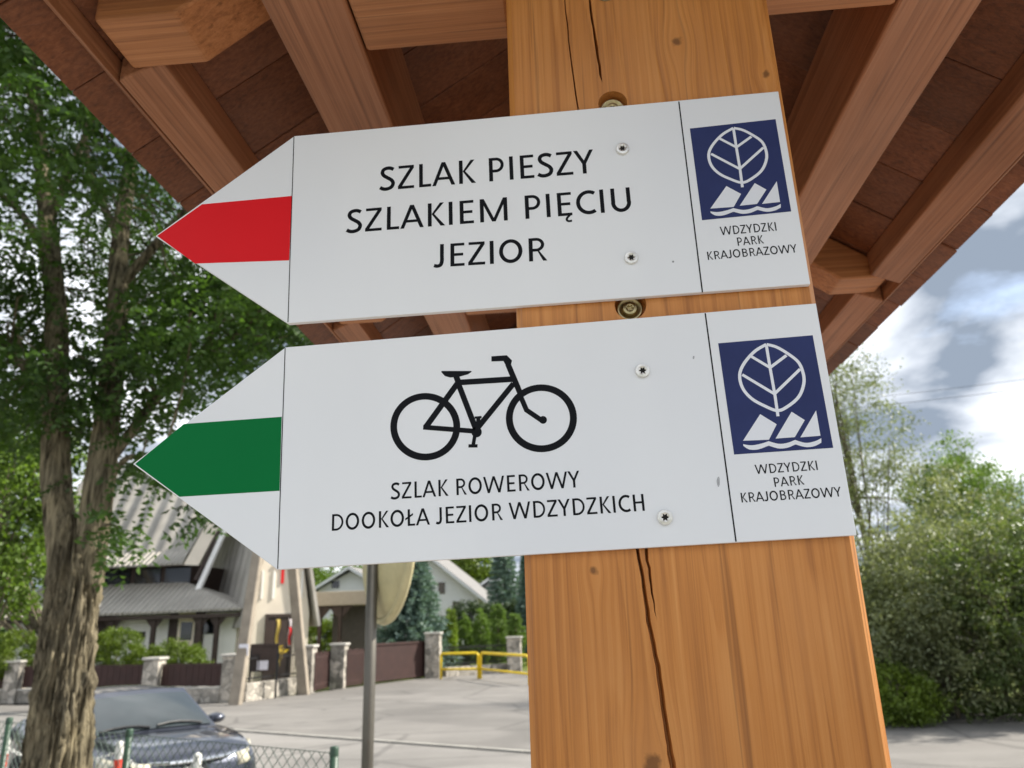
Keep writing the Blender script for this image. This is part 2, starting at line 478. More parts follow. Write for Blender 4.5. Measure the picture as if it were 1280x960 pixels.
ZC = H + 0.495                # underside of the tie beams and purlins
RX = 0.056                    # ridge
EL, ER, ZE = -0.446, 0.556, H + 0.48
TAN = 0.70
def roofz(x):
    return ZE + (x - EL) * TAN if x < RX else ZE + (ER - x) * TAN
ZR = roofz(RX)
Y0, Y1 = 0.05, 2.02
YA0, YA1, YB0, YB1, YC0, YC1 = 0.481, 0.541, 1.108, 1.170, 1.735, 1.797
pin = {'L': (-0.478 * .495, -0.338 * .495), 'R': (0.602 * .495, 0.748 * .495)}
for k, (a, b) in pin.items():
    top = min(roofz(a), roofz(b)) - 0.004
    sh(MB().box(a, b, Y0 + 0.03, Y1 - 0.02, ZC, top).build('purlin', M_beam_y, bevel=0.003))
for ya, yb in ((0.463, 0.547), (YB0 - 0.01, YB1 - 0.002), (YC0 - 0.01, YC1 - 0.002)):
    x0, x1 = pin['L'][1] + 0.001, pin['R'][0] - 0.001
    for (a, b) in ((x0, PX0 - 0.0005), (PX1 + 0.0005, x1)):
        sh(MB().box(a, b, max(ya, DP + 0.002), yb, ZC + 0.0015, ZC + 0.12).build('tie_beam', M_beam_x, bevel=0.004))
for ya, yb in ((YA0, YA1), (YB0, YB1), (YC0, YC1)):
    for s in (-1, 1):
        def X(v): return v if s < 0 else 2 * RX + 0.008 - v
        xo, xi = -0.775 * .495, -0.63 * .495
        zt = lambda v: roofz(X(v)) - 0.003
        xe = RX - 0.0015
        # rafter profile in the x-z plane with its level seat cut at the foot
        pr = [(xo, ZC), (xi, ZC), (xe, ZC + (xe - xi) * 0.76), (xe, zt(xe)), (xo, zt(xo))]
        pts = [(X(p[0]), ya, p[1]) for p in pr]
        if s > 0: pts = pts[::-1]
        sh(MB().prism(pts, (0, yb - ya, 0)).build('rafter', M_beam_x, bevel=0.003))
# eave purlins with a slim batten on their outer side
for s in (-1, 1):
    def X(v): return v if s < 0 else 2 * RX + 0.006 - v
    for (a, b, dz, nm) in ((-0.398, -0.357, 0.026, 'eave_purlin'), (-0.408, -0.3995, 0.013, 'batten')):
        segs = ((YA1 + 0.002, YB0 - 0.002), (YB1 + 0.002, YC0 - 0.002), (YC1 + 0.002, Y1 - 0.015)) if nm == 'eave_purlin' else ((Y0 + 0.02, Y1 - 0.015),)
        for (u, w) in segs:
            za, zb = roofz(X(a)) - 0.002, roofz(X(b)) - 0.002
            pr = [(a, za - dz), (b, zb - dz - 0.012), (b, zb), (a, za)]
            pts = [(X(p[0]), u, p[1]) for p in pr]
            if s > 0: pts = pts[::-1]
            sh(MB().prism(pts, (0, w - u, 0)).build(nm, M_beam_y, bevel=0.002))
# sheathing boards, one by one, both slopes
for s in (-1, 1):
    y = Y0; xe = EL if s < 0 else ER
    seams = 0.547 if s < 0 else 0.71
    y = seams - 0.0985 * round((seams - Y0) / 0.0985)
    while y < Y1 - 0.02:
        w = 0.0985
        jz = random.uniform(0, 0.0025); gap = random.uniform(0.0005, 0.0014)
        e = random.uniform(-0.0009, 0.0009)
        t = 0.019
        xa = xe + s * e
        pr = [(xa, roofz(xe) + s * 0 - abs(0) + jz - (e * TAN if True else 0)), (RX, ZR + jz), (RX, ZR + jz + t), (xa, roofz(xe) + jz + t - e * TAN)]
        pts = [(p[0] + (-s * 0.0006), y + gap / 2, p[1]) for p in pr]
        if s > 0: pts = pts[::-1]
        sh(MB().prism(pts, (0, w - gap, 0)).build('roof_board', M_board, bevel=0.0014))
        y += w
    # roofing felt shingles on top
    sm = MB(); rows = 6
    for r_ in range(rows):
        u0, u1 = r_ / rows, (r_ + 1.12) / rows
        xa = xe + s * 0.012 + (RX - xe - s * 0.012) * u0; xb = xe + (RX - xe) * min(u1, 1.0)
        za, zb = roofz(xe) + (abs(xa - xe) * TAN * (1 if (xa - xe) * -s > 0 else -1)) + 0.034, roofz(xb) + 0.026
        pr = [(xa, za - 0.004), (xb, zb - 0.004), (xb, zb), (xa, za)]
        pts = [(p[0], Y0 - 0.005, p[1]) for p in pr]
        if s > 0: pts = pts[::-1]
        sm.prism(pts, (0, Y1 - Y0 + 0.01, 0))
    sh(sm.build('roof_covering', M_shingle))
sh(MB().prism([(RX - 0.05, Y0 - 0.008, ZR + 0.005), (RX + 0.05, Y0 - 0.008, ZR + 0.005), (RX, Y0 - 0.008, ZR + 0.05)], (0, Y1 - Y0 + 0.016, 0)).build('ridge_cap', M_shingle))

# bolts sunk in the post
star = [(0.40 + 0.09 * math.cos(6 * 2 * math.pi * k / 36)) for k in range(36)]
def torx_head(mb, c, r, y, depth, dome=0.0):
    """disc facing -y with a six lobed socket"""
    n = len(mb.v); N = 36
    rings = []
    for j, (rad, yy) in enumerate(((None, y + depth), (None, y), (0.62 * r, y - dome), (0.93 * r, y - dome * 0.4), (r, y + 0.0004), (r, y + 0.0022))):
        for k in range(N):
            rr = star[k] * r if rad is None else rad
            an = 2 * math.pi * k / N
            mb.v.append((c[0] + rr * math.cos(an), yy, c[1] + rr * math.sin(an)))
    for j in range(5):
        for k in range(N):
            q = (k + 1) % N
            mb.f.append((n + j * N + k, n + j * N + q, n + (j + 1) * N + q, n + (j + 1) * N + k))
    mb.f.append(tuple(range(n, n + N)))
for c in (b1, b2, b3):
    # washer head with raised rim
    MYr = Matrix.Translation((c[0], DP + 0.0088, c[1])) @ Matrix.Rotation(math.pi / 2, 4, 'X')
    bolt = MB().lathe([(0.0002, 0.0012), (0.0066, 0.0012), (0.0074, 0.0026), (0.0086, 0.0026), (0.0092, 0.0012), (0.0092, -0.0005)], 32, MYr).build('bolt', M_brass, smooth=True)
    sh(bolt)
    hd = MB(); torx_head(hd, c, 0.0048, DP + 0.0055, 0.0024, 0.0005)
    o = hd.build('bolt_head', M_brass, parent=bolt, smooth=False)

# ------------------------------------------------------------------ lettering made of strokes
ADV = dict(zip('SZLAKPIEYMCUJORWDHB ', (.726, .741, .665, .916, .823, .818, .399, .772, .771, 1.353, .843, 1.016, .505, 1.047, .859, 1.408, .973, .986, .861, .358)))
ADV['Ę'] = ADV['E']; ADV['Ł'] = ADV['L'] + 0.01
SW = 0.147
def arc(cx, cy, rx, ry, a0, a1, n=22):
    return [(cx + rx * math.cos(math.radians(a0 + (a1 - a0) * k / n)), cy + ry * math.sin(math.radians(a0 + (a1 - a0) * k / n))) for k in range(n + 1)]
def catmull(p, k=8):
    o = []
    for i in range(len(p) - 1):
        p0, p1, p2, p3 = p[max(i - 1, 0)], p[i], p[i + 1], p[min(i + 2, len(p) - 1)]
        for j in range(k):
            t = j / k
            o.append(tuple(0.5 * (2 * b + (c - a) * t + (2 * a - 5 * b + 4 * c - d) * t * t + (3 * b - a - 3 * c + d) * t ** 3) for a, b, c, d in zip(p0, p1, p2, p3)))
    o.append(p[-1]); return o
h_ = SW / 2
def glyph(c):
    """list of ('s', polyline) strokes and ('p', quad) pieces in cap-height units"""
    V = lambda x, a=0.0, b=1.0: ('p', [(x, a), (x + SW, a), (x + SW, b), (x, b)])
    Hb = lambda x0, x1, y, t=0.118: ('p', [(x0, y), (x1, y), (x1, y + t), (x0, y + t)])
    G = lambda x0, y0, x1, y1, w=0.148: ('p', [(x0, y0), (x0 + w, y0), (x1 + w, y1), (x1, y1)])
    l = 0.155
    if c == 'I': return [V(0.134)]
    if c == 'L': return [V(l), Hb(l + SW, .63, 0)]
    if c == 'Ł': return [V(l), Hb(l + SW, .63, 0), ('p', [(0.0, .34), (0.0, .46), (.50, .76), (.50, .64)])]
    if c in 'EĘ':
        g = [V(l), Hb(l + SW, .69, 0), Hb(l + SW, .64, .445), Hb(l + SW, .685, .882)]
        if c == 'Ę': g.append(('s', catmull([(.60, .02), (.50, -.08), (.47, -.17), (.53, -.235), (.66, -.225)]), .085))
        return g
    if c == 'H': return [V(l), V(.986 - l - SW), Hb(l + SW, .986 - l - SW, .455)]
    if c == 'Z': return [Hb(.075, .685, .882), Hb(.055, .695, 0), ('p', [(.055, .118), (.22, .118), (.685, .882), (.525, .882)])]
    if c == 'A': return [G(.01, 0, .385, 1.0, .142), G(.765, 0, .385, 1.0, .146), Hb(.235, .69, .245, .112)]
    if c == 'K': return [V(l), ('p', [(l + SW, .525), (.62, 1.0), (.775, 1.0), (.40, .525)]), ('p', [(l + SW, .525), (.40, .525), (.815, 0.0), (.645, 0.0)])]
    if c == 'Y': return [('p', [(.32, 0), (.32 + SW, 0), (.32 + SW, .42), (.32, .42)]), ('p', [(.32, .42), (.32 + SW, .42), (.155, 1.0), (.0, 1.0)]), ('p', [(.32, .42), (.32 + SW, .42), (.771, 1.0), (.62, 1.0)])]
    if c == 'M': return [V(l), V(1.353 - l - SW), G(.605, 0, l + .02, 1.0, .135), G(.605, 0, 1.353 - l - .155, 1.0, .135)]
    if c == 'W': return [G(.285, 0, .015, 1.0, .14), G(.285, 0, .632, 1.0, .14), G(.97, 0, .632, 1.0, .14), G(.97, 0, 1.25, 1.0, .14)]
    if c == 'O': return [('s', arc(.5235, .5, .5235 - .085 - h_, .515 - h_, 0, 360, 44), SW)]
    if c == 'C': return [('s', arc(.56, .5, .56 - .085 - h_, .515 - h_, 56, 304, 34), SW)]
    if c == 'D': return [V(l), ('s', [(l + SW, 1 - .059)] + arc(.42, .5, .42 - .0, .441, 90, -90, 30) + [(l + SW, .059)], .124)]
    if c in 'PR':
        b = .43 if c == 'P' else .475
        cy = (1 - .059 + b) / 2; ry = (1 - .059 - b) / 2
        g = [V(l), ('s', [(l + SW, 1 - .059)] + arc(.43, cy, .245, ry, 90, -90, 20) + [(l + SW, b)], .122)]
        if c == 'R': g.append(('p', [(.43, .53), (.545, .43), (.83, 0.0), (.675, 0.0)]))
        return g
    if c == 'B':
        return [V(l), ('s', [(l + SW, .941)] + arc(.43, .735, .235, .206, 90, -90, 18) + [(l + SW, .53)], .12), ('s', [(l + SW, .5291)] + arc(.45, .294, .27, .235, 90, -90, 18) + [(l + SW, .059)], .12)]
    if c == 'U': return [('s', [(.147 + h_, 1.0), (.147 + h_, .40)] + arc(.508, .38, .295, .333, 180, 360, 24) + [(1.016 - .147 - h_, .40), (1.016 - .147 - h_, 1.0)], SW)]
    if c == 'J': return [('s', catmull([(.335, 1.0), (.335, .55), (.335, .26), (.285, .10), (.165, .052), (.035, .085)], 8), SW)]
    if c == 'S': return [('s', catmull([(.60, .875), (.475, .938), (.34, .945), (.20, .885), (.155, .76), (.215, .635), (.36, .53), (.515, .42), (.585, .28), (.525, .125), (.36, .053), (.20, .06), (.065, .13)], 7), SW)]
    return []
def stroke_quads(p, w):
    closed = (abs(p[0][0] - p[-1][0]) + abs(p[0][1] - p[-1][1])) < 1e-6 and len(p) > 3
    n = len(p); L_, R_ = [], []
    for i in range(n):
        a = Vector(p[i - 1] if i else (p[-2] if closed else p[0])); b = Vector(p[i]); c = Vector(p[i + 1] if i < n - 1 else (p[1] if closed else p[-1]))
        d1 = (b - a); d2 = (c - b)
        d1 = d1.normalized() if d1.length > 1e-9 else d2.normalized(); d2 = d2.normalized() if d2.length > 1e-9 else d1
        t = (d1 + d2).normalized(); nn = Vector((-t.y, t.x)); m = 1 / max(0.5, abs(nn.dot(Vector((-d1.y, d1.x)))))
        L_.append(b + nn * w / 2 * m); R_.append(b - nn * w / 2 * m)
    return [(R_[i], R_[i + 1], L_[i + 1], L_[i]) for i in range(n - 1)]
INK = 0.00012
class Ink:
    """flat printing on the sign face; uses (x, z) points, each stroke a hair above the last"""
    def __init__(s): s.mb = MB(); s.k = 0
    def quads(s, qs):
        y = D - INK - s.k * 0.000004; s.k = (s.k + 1) % 12
        for q in qs: s.mb.poly([(p[0], y, p[1]) for p in q])
    def poly(s, p): s.quads([p])
    def stroke(s, p, w): s.quads(stroke_quads(p, w))
    def build(s, name, m, parent): return s.mb.build(name, m, parent)
def F(px, py):
    p = at(px, py, D); return Vector((p.x, p.z))
def text_line(txt, left, right, cap_px, m, parent, weight=1.0):
    a, b = F(*left), F(*right)
    u = (b - a); L0 = u.length; u.normalize(); vdir = Vector((-u.y, u.x))
    cap = (F(left[0], left[1] - cap_px) - a).length
    lsb = {'S': .05, 'J': .03, 'D': .155, 'P': .155, 'K': .155, 'W': .015}.get(txt[0], .05)
    rsb = {'Y': 0.0, 'U': .147, 'R': .03, 'H': .155, 'K': .01, 'I': .134}.get(txt[-1], .05)
    adv = sum(ADV[c] for c in txt) - lsb - rsb
    sx = L0 / adv
    ink = Ink(); x = -lsb
    for c in txt:
        for g in glyph(c):
            tr = lambda p: a + u * ((x + p[0]) * sx) + vdir * (p[1] * cap)
            if g[0] == 'p': ink.poly([tr(p) for p in g[1]])
            else: ink.quads([[tr(p) for p in q] for q in stroke_quads(g[1], g[2])])
        x += ADV[c]
    return ink.build('lettering', m, parent)

def sign(label, corners, stripe, stripe_mat, div_l, div_r, screws, sr):
    t = thing('trail_sign', label, 'sign', (0, 0, 0))
    tip, tl, tr, br, bl = [F(*c) for c in corners]
    base = (bl + br) / 2
    t.location = (base.x, D, base.y)
    bpy.context.view_layer.update()
    inv = Matrix.Translation(t.location).inverted()
    def kid(o, parent=None):
        o.parent = parent or t
        if parent is None: o.matrix_parent_inverse = inv
        return o
    pl = [tip, tl, tr, br, bl]
    o = kid(MB().prism([(p.x, D, p.y) for p in pl][::-1], (0, 0.0042, 0)).build('board', M_sign, bevel=0.0004))
    kk = Ink(); kk.poly([F(*c) for c in stripe]); kid(kk.build('colour_stripe', stripe_mat, None))
    for (a, b, w) in ((div_l[0], div_l[1], 0.0006), (div_r[0], div_r[1], 0.0009)):
        kk = Ink(); kk.stroke([F(*a), F(*b)], w); kid(kk.build('printed_line', M_black, None))
    for s_ in screws:
        c = F(*s_); hd = MB(); torx_head(hd, (c.x, c.y), sr, D - 0.0019, 0.0017, 0.0004)
        so = kid(hd.build('screw', M_zinc, None))
        sk = MB().poly([(c.x + star[k] * sr * 0.97 * math.cos(2 * math.pi * k / 36), D - 0.0006, c.y + star[k] * sr * 0.97 * math.sin(2 * math.pi * k / 36)) for k in range(36)])
        so2 = sk.build('socket', M_dark, so)
    return t, kid
def emblem(t, kid, quad):
    TL, TR, BR, BL = [F(*c) for c in quad]
    e = Ink(); e.poly([TL, BL, BR, TR]); eo = kid(e.build('emblem', M_blue, None))
    # zoomed-photo coordinates of the emblem's drawing, by projective map to this square
    src = [(59, 100), (573, 43), (667, 597), (132, 650)]; dst = [TL, TR, BR, BL]
    A = []
    for (x, y), q in zip(src, dst):
        A.append([x, y, 1, 0, 0, 0, -q.x * x, -q.x * y, q.x]); A.append([0, 0, 0, x, y, 1, -q.y * x, -q.y * y, q.y])
    nq = 8
    for i in range(nq):
        pv = max(range(i, nq), key=lambda r: abs(A[r][i])); A[i], A[pv] = A[pv], A[i]
        for r in range(nq):
            if r != i:
                k = A[r][i] / A[i][i]
                for c in range(i, 9): A[r][c] -= k * A[i][c]
    hh = [A[i][8] / A[i][i] for i in range(8)] + [1.0]
    def W(p):
        x, y = p; w = hh[6] * x + hh[7] * y + 1
        return Vector(((hh[0] * x + hh[1] * y + hh[2]) / w, (hh[3] * x + hh[4] * y + hh[5]) / w))
    unit = (TR - TL).length / 517.0
    lf = Ink(); lf.k = 3
    outl = catmull([(320, 97), (255, 135), (196, 198), (172, 255), (186, 318), (232, 368), (300, 402), (372, 424), (430, 400), (490, 350), (518, 285), (515, 230), (490, 178), (432, 137), (374, 108), (322, 97)], 6)
    lf.stroke([W(p) for p in outl], 17 * unit)
    for a in ([(320, 98), (338, 215), (360, 345), (374, 452)], [(238, 160), (338, 212), (428, 148)], [(186, 252), (358, 342), (500, 214)]):
        lf.stroke([W(p) for p in a], 16 * unit)
    lo = lf.build('leaf_symbol', M_white, eo)
    bo = Ink(); bo.k = 3
    for pg in ([(182, 580), (278, 445), (366, 492), (322, 570)], [(358, 563), (448, 427), (518, 466), (462, 552)], [(492, 552), (580, 416), (600, 540)]):
        bo.poly([W(p) for p in pg][::-1])
    up = catmull([(182, 597), (225, 601), (275, 592), (321, 577)], 6) + catmull([(323, 578), (375, 588), (420, 582), (462, 566)], 6) + catmull([(464, 566), (520, 578), (570, 568), (604, 552)], 6)
    lw = catmull([(184, 606), (215, 622), (262, 620), (318, 600)], 6) + catmull([(324, 600), (372, 611), (420, 606), (460, 590)], 6) + catmull([(466, 588), (520, 599), (568, 592), (604, 574)], 6)
    bo.quads([[W(lw[i]), W(lw[i + 1]), W(up[i + 1]), W(up[i])] for i in range(len(up) - 1)])
    bo.build('sailing_boats_symbol', M_white, eo)

t1, k1 = sign('white arrow board with red stripe for the walking trail, screwed to the post',
    [(194, 295), (368, 170), (973, 114), (1013, 355), (359.5, 404)], [(196.5, 295), (252.5, 255.5), (364.8, 245), (361.6, 325.5), (244, 329.5)][::-1], M_red,
    [(367.5, 171), (360, 403)], [(848.5, 127), (878, 365.5)], [(778, 187), (789, 323)], 0.0047)
for tx, a, b, cp in (('SZLAK PIESZY', (474.5, 238.5), (743.5, 216), 28.8), ('SZLAKIEM PIĘCIU', (432.8, 291.5), (789.6, 263.3), 28.6), ('JEZIOR', (542.3, 334.5), (684.2, 325.6), 28.6)):
    k1(text_line(tx, a, b, cp, M_black, None))
emblem(t1, k1, [(862.3, 160.8), (969.4, 149), (989, 264.4), (877.5, 275.4)])
for tx, a, b, cp in (('WDZYDZKI', (901.0, 294.2), (970.8, 288.3), 10.6), ('PARK', (922.5, 307.3), (955.2, 304.2), 10.2), ('KRAJOBRAZOWY', (885, 325), (996.9, 315.4), 10.2)):
    k1(text_line(tx, a, b, cp, M_black, None))

t2, k2 = sign('white arrow board with green stripe and bicycle for the cycling trail, screwed to the post',
    [(166, 580), (357, 434), (1020, 379), (1071, 669), (346.5, 712)], [(169, 580), (230, 530), (352.3, 521), (349.5, 613.5), (224.5, 621)][::-1], M_green,
    [(356.5, 435), (347.2, 711)], [(881.5, 391.5), (920, 677)], [(803, 464), (831, 647)], 0.0047)
for tx, a, b, cp in (('SZLAK ROWEROWY', (488.6, 624.3), (725.5, 609.0), 20.4), ('DOOKOŁA JEZIOR WDZYDZKICH', (414.8, 663.6), (806.2, 638.5), 20.6)):
    k2(text_line(tx, a, b, cp, M_black, None))
emblem(t2, k2, [(897.7, 429.2), (1015.8, 419.1), (1041.5, 559.8), (917.6, 568.2)])
for tx, a, b, cp in (('WDZYDZKI', (944.7, 592.7), (1022.3, 587.4), 11.6), ('PARK', (968.6, 608.7), (1005.8, 605.6), 11.6), ('KRAJOBRAZOWY', (927.2, 628.2), (1052.5, 620.5), 12.0)):
    k2(text_line(tx, a, b, cp, M_black, None))
# bicycle pictogram from the zoomed photo (origin 470,430, scale 270/1280)
bk = Ink()
def Z(x, y): return F(470 + x * 270 / 1280, 430 + y * 270 / 1280)
u_ = (Z(1190, 440) - Z(770, 440)).length / 420
for (cx, cy, rx, ry) in ((292, 490, 187, 180), (980, 440, 190, 181)):
    bk.stroke([Z(*p) for p in [(cx + rx * math.cos(2 * math.pi * k / 60), cy + ry * math.sin(2 * math.pi * k / 60)) for k in range(60)] + [(cx + rx, cy)]], 41 * u_)
for p, w in (([(484, 232), (292, 497)], 36), ([(280, 493), (600, 518)], 30), ([(484, 225), (592, 505)], 34), ([(600, 500), (815, 235)], 34), ([(497, 228), (815, 208)], 36),
             ([(782, 120), (862, 310)], 34), ([(850, 295), (892, 392), (985, 455)], 30), ([(475, 190), (490, 232)], 36), ([(600, 520), (607, 440)], 24), ([(585, 437), (626, 433)], 14),
             ([(588, 530), (576, 600)], 22), ([(548, 604), (602, 604)], 20)):
    bk.stroke([Z(*q) for q in p], w * u_)
bk.poly([Z(*q) for q in [(684, 73), (684, 104), (755, 101), (772, 132), (800, 122), (806, 98), (775, 67)]])
bk.poly([Z(*q) for q in [(388, 160), (388, 168), (408, 190), (440, 199), (490, 195), (545, 180), (566, 166), (566, 160)]])
for (cx, cy, r) in ((596, 522, 31), (990, 450, 23)):
    bk.poly([Z(cx + r * math.cos(2 * math.pi * k / 24), cy + r * math.sin(2 * math.pi * k / 24)) for k in range(24)])
k2(bk.build('bicycle_symbol', M_black, None))
for px_, py_, w_, h_s in ((898, 602, 2.2, 6.5), (867, 447, 1.2, 2.4)):
    sf_ = Ink(); sf_.poly([F(px_ + w_ * math.cos(a_ * math.pi / 5) * random.uniform(.7, 1.1), py_ + h_s * math.sin(a_ * math.pi / 5) * random.uniform(.8, 1.1)) for a_ in range(10)][::-1])
    k2(sf_.build('scuff_mark', M_scuff, None))
#--BG--
# ------------------------------------------------------------------ foliage helpers
import numpy as np
rng = np.random.default_rng(11)
def leaf_mat(name, c, trans=0.35, var=0.35, hue=0.10, rough=0.5):
    n = NT(name); v = n.coord()
    f = n.noise(v, 1.1, 4, 0.6); h2 = n.noise(v, 23.0, 2)
    k = n.ramp(f, [(0.3, (1 - var, 1 - var, 1 - var)), (0.7, (1 + var * 1.2, 1 + var, 1 - hue))])
    k2 = n.ramp(h2, [(0.3, (0.75, 0.78, 0.8)), (0.7, (1.3, 1.22, 1.1))])
    cc = n.mix(1.0, n.mix(1.0, c, k, 'MULTIPLY'), k2, 'MULTIPLY')
    n.col(cc); n.fin(rough, 0, 0.4)
    tr = n.n('ShaderNodeBsdfTranslucent'); n.set(tr.inputs[0], n.mix(1.0, cc, (1.5, 1.6, 0.7, 1), 'MULTIPLY'))
    mx = n.n('ShaderNodeMixShader'); mx.inputs[0].default_value = trans
    n.t.links.new(n.b.outputs[0], mx.inputs[1]); n.t.links.new(tr.outputs[0], mx.inputs[2]); n.t.links.new(mx.outputs[0], n.out.inputs[0])
    return n.m
def quads_mesh(name, V, m, parent=None):
    V = np.asarray(V, dtype=np.float32); N = V.shape[0]
    me = bpy.data.meshes.new(name)
    me.vertices.add(N * 4); me.vertices.foreach_set('co', V.reshape(-1))
    me.loops.add(N * 4); me.loops.foreach_set('vertex_index', np.arange(N * 4, dtype=np.int32))
    me.polygons.add(N); me.polygons.foreach_set('loop_start', np.arange(0, N * 4, 4, dtype=np.int32))
    me.update(calc_edges=True); me.materials.append(m)
    o = bpy.data.objects.new(name, me); col.objects.link(o)
    if parent:
        o.parent = parent; o.matrix_parent_inverse = Matrix.Translation(parent.location).inverted()
    return o
def unit(a):
    return a / np.maximum(np.linalg.norm(a, axis=-1, keepdims=True), 1e-9)
def leaves(pos, dirs, length, width, curl=0.25):
    """diamond leaves: base at pos, growing along dirs"""
    N = len(pos); up = unit(rng.normal(size=(N, 3)))
    side = unit(np.cross(dirs, up)); nrm = np.cross(side, dirs)
    L_ = length * rng.uniform(0.7, 1.25, (N, 1)); W_ = width * rng.uniform(0.75, 1.2, (N, 1))
    mid = pos + dirs * L_ * 0.5 + nrm * L_ * curl * 0.3
    return np.stack([pos, mid - side * W_ / 2 + nrm * W_ * .12, pos + dirs * L_ - nrm * L_ * 0.05, mid + side * W_ / 2 + nrm * W_ * .12], axis=1)
def clump_points(center, radii, nclump, per, csize, shell=0.55, seed=0):
    """points in small clumps spread through an uneven crown"""
    r = np.random.default_rng(seed)
    d = unit(r.normal(size=(nclump, 3)))
    lob = np.array([noise.noise(Vector((x * 1.7 + seed, y * 1.7, z * 1.7))) for x, y, z in d])[:, None]
    rad = r.uniform(shell ** 3, 1, (nclump, 1)) ** (1 / 3) * (1 + 0.42 * lob)
    c = np.array(center) + d * rad * np.array(radii)
    cs = csize * r.uniform(0.5, 1.4, (nclump, 1, 1))
    p = c[:, None, :] + r.normal(size=(nclump, per, 3)) * cs * np.array([1, 1, 0.7])
    out = np.repeat(d[:, None, :], per, axis=1)
    return p.reshape(-1, 3), out.reshape(-1, 3), c
def crown(center, radii, nclump, per, csize, ll, lw, m, parent, seed=0, droop=0.25, shell=0.45, zmin=0.05, name='crown'):
    p, out, c = clump_points(center, radii, nclump, per, csize, shell, seed)
    k = p[:, 2] > zmin; p, out = p[k], out[k]
    d = unit(out * 0.6 + rng.normal(size=p.shape) * 0.8 + np.array([0, 0, -droop]))
    o = quads_mesh(name, leaves(p, d, ll, lw), m, parent); o['kind'] = 'stuff'
    return o, c
def bark(name, c1, c2, sc=1.0):
    n = NT(name); v = n.coord((24 * sc, 24 * sc, 3.0 * sc))
    f = n.noise(v, 1.6, 6, 0.62, 0.6)
    n.col(n.mix(1.0, n.ramp(f, [(0.36, c1), (0.60, c2)]), n.ramp(n.noise(n.coord(), 4.0, 4), [(0.3, (0.75,) * 3), (0.7, (1.25, 1.22, 1.1))]), 'MULTIPLY'))
    n.bump(f, 1.0, 0.03)
    return n.fin(0.92, 0, 0.15)
M_bark = bark('furrowed_bark', S(58, 53, 43), S(142, 133, 113))
M_bark2 = bark('grey_bark', S(70, 64, 54), S(128, 120, 106), 0.6)
M_locust = leaf_mat('locust_leaf', S(68, 98, 54), 0.40, var=0.5)
M_lime = leaf_mat('bright_leaf', S(88, 114, 50), 0.36)
M_bush = leaf_mat('grey_green_leaf', S(120, 130, 106), 0.26, rough=0.55, hue=0.03)
M_bush2 = leaf_mat('fresh_green_leaf', S(84, 102, 64), 0.28)
M_birch = leaf_mat('birch_leaf', S(104, 116, 94), 0.34)
M_thuja = leaf_mat('thuja_leaf', S(102, 130, 70), 0.25)
M_thuja_l = leaf_mat('light_thuja_leaf', S(116, 140, 60), 0.25)
M_spruce = leaf_mat('blue_spruce_needle', S(106, 132, 132), 0.1, hue=0.0, var=0.25)
M_hedge = leaf_mat('hedge_leaf', S(92, 114, 42), 0.22)
M_dkleaf = leaf_mat('dark_leaf', S(62, 88, 48), 0.3)

def kidof(o, t):
    o.parent = t; o.matrix_parent_inverse = Matrix.Translation(t.location).inverted(); return o

# ------------------------------------------------------------------ locust tree with the furrowed trunk
TY = 4.4
tb = at(72, 960, TY)
tree = thing('locust_tree', 'leafy forked tree with deeply furrowed bark by the wire fence', 'tree', (tb.x - 0.03, TY, 0))
def px_path(l): return [at(*p) for p in l]
def bark_tube(mb, path, radii, seg, amp, sd, res=12):
    """tube with vertical bark ridges, resampled along the path"""
    P = catmull([tuple(p) for p in path], res); R = catmull([(r,) for r in radii], res)
    n0 = len(mb.v); lenz = 0.0
    for i, p in enumerate(P):
        p = Vector(p)
        if i: lenz += (p - Vector(P[i - 1])).length
        t = (Vector(P[min(i + 1, len(P) - 1)]) - Vector(P[max(i - 1, 0)])).normalized()
        a = t.cross(Vector((0, 1, 0.01))).normalized(); b = t.cross(a).normalized()
        for k in range(seg):
            an = 2 * math.pi * k / seg
            c, s_ = math.cos(an), math.sin(an)
            tw = an + 0.25 * math.sin(lenz * 1.3 + sd) + 0.18 * noise.noise(Vector((c * 2, s_ * 2, lenz * 3 + sd)))
            rid = noise.noise(Vector((math.cos(tw) * 3.0 + sd, math.sin(tw) * 3.0, lenz * 1.7))) 
            rid2 = noise.noise(Vector((math.cos(tw) * 6.5 + sd, math.sin(tw) * 6.5, lenz * 3.6)))
            rid3 = noise.noise(Vector((math.cos(tw) * 22 + sd, math.sin(tw) * 22, lenz * 7)))
            nt_ = noise.noise(Vector((math.cos(tw) * 5 + sd, math.sin(tw) * 5, lenz * 10)))
            d = (0.45 - 2.6 * abs(rid)) * 0.5 + (0.5 - 2.4 * abs(rid2)) * 0.5 + rid3 * 0.24 - 1.3 * max(0.0, 0.16 - abs(nt_))
            mb.v.append(tuple(p + (a * c + b * s_) * (R[i][0] + amp * d)))
    m = len(P)
    for i in range(m - 1):
        for k in range(seg):
            q = (k + 1) % seg
            mb.f.append((n0 + i * seg + k, n0 + i * seg + q, n0 + (i + 1) * seg + q, n0 + (i + 1) * seg + k))
tm = MB()
trunk_path = [Vector((tb.x - 0.03, TY, -0.05)), Vector((tb.x - 0.03, TY, 0.6)), at(70, 960, TY), at(80, 860, TY), at(90, 760, TY), at(96, 700, TY), at(98, 645, TY)]
bark_tube(tm, trunk_path, [0.30, 0.23, 0.168, 0.146, 0.134, 0.135, 0.075], 190, 0.056, 1.3, 34)
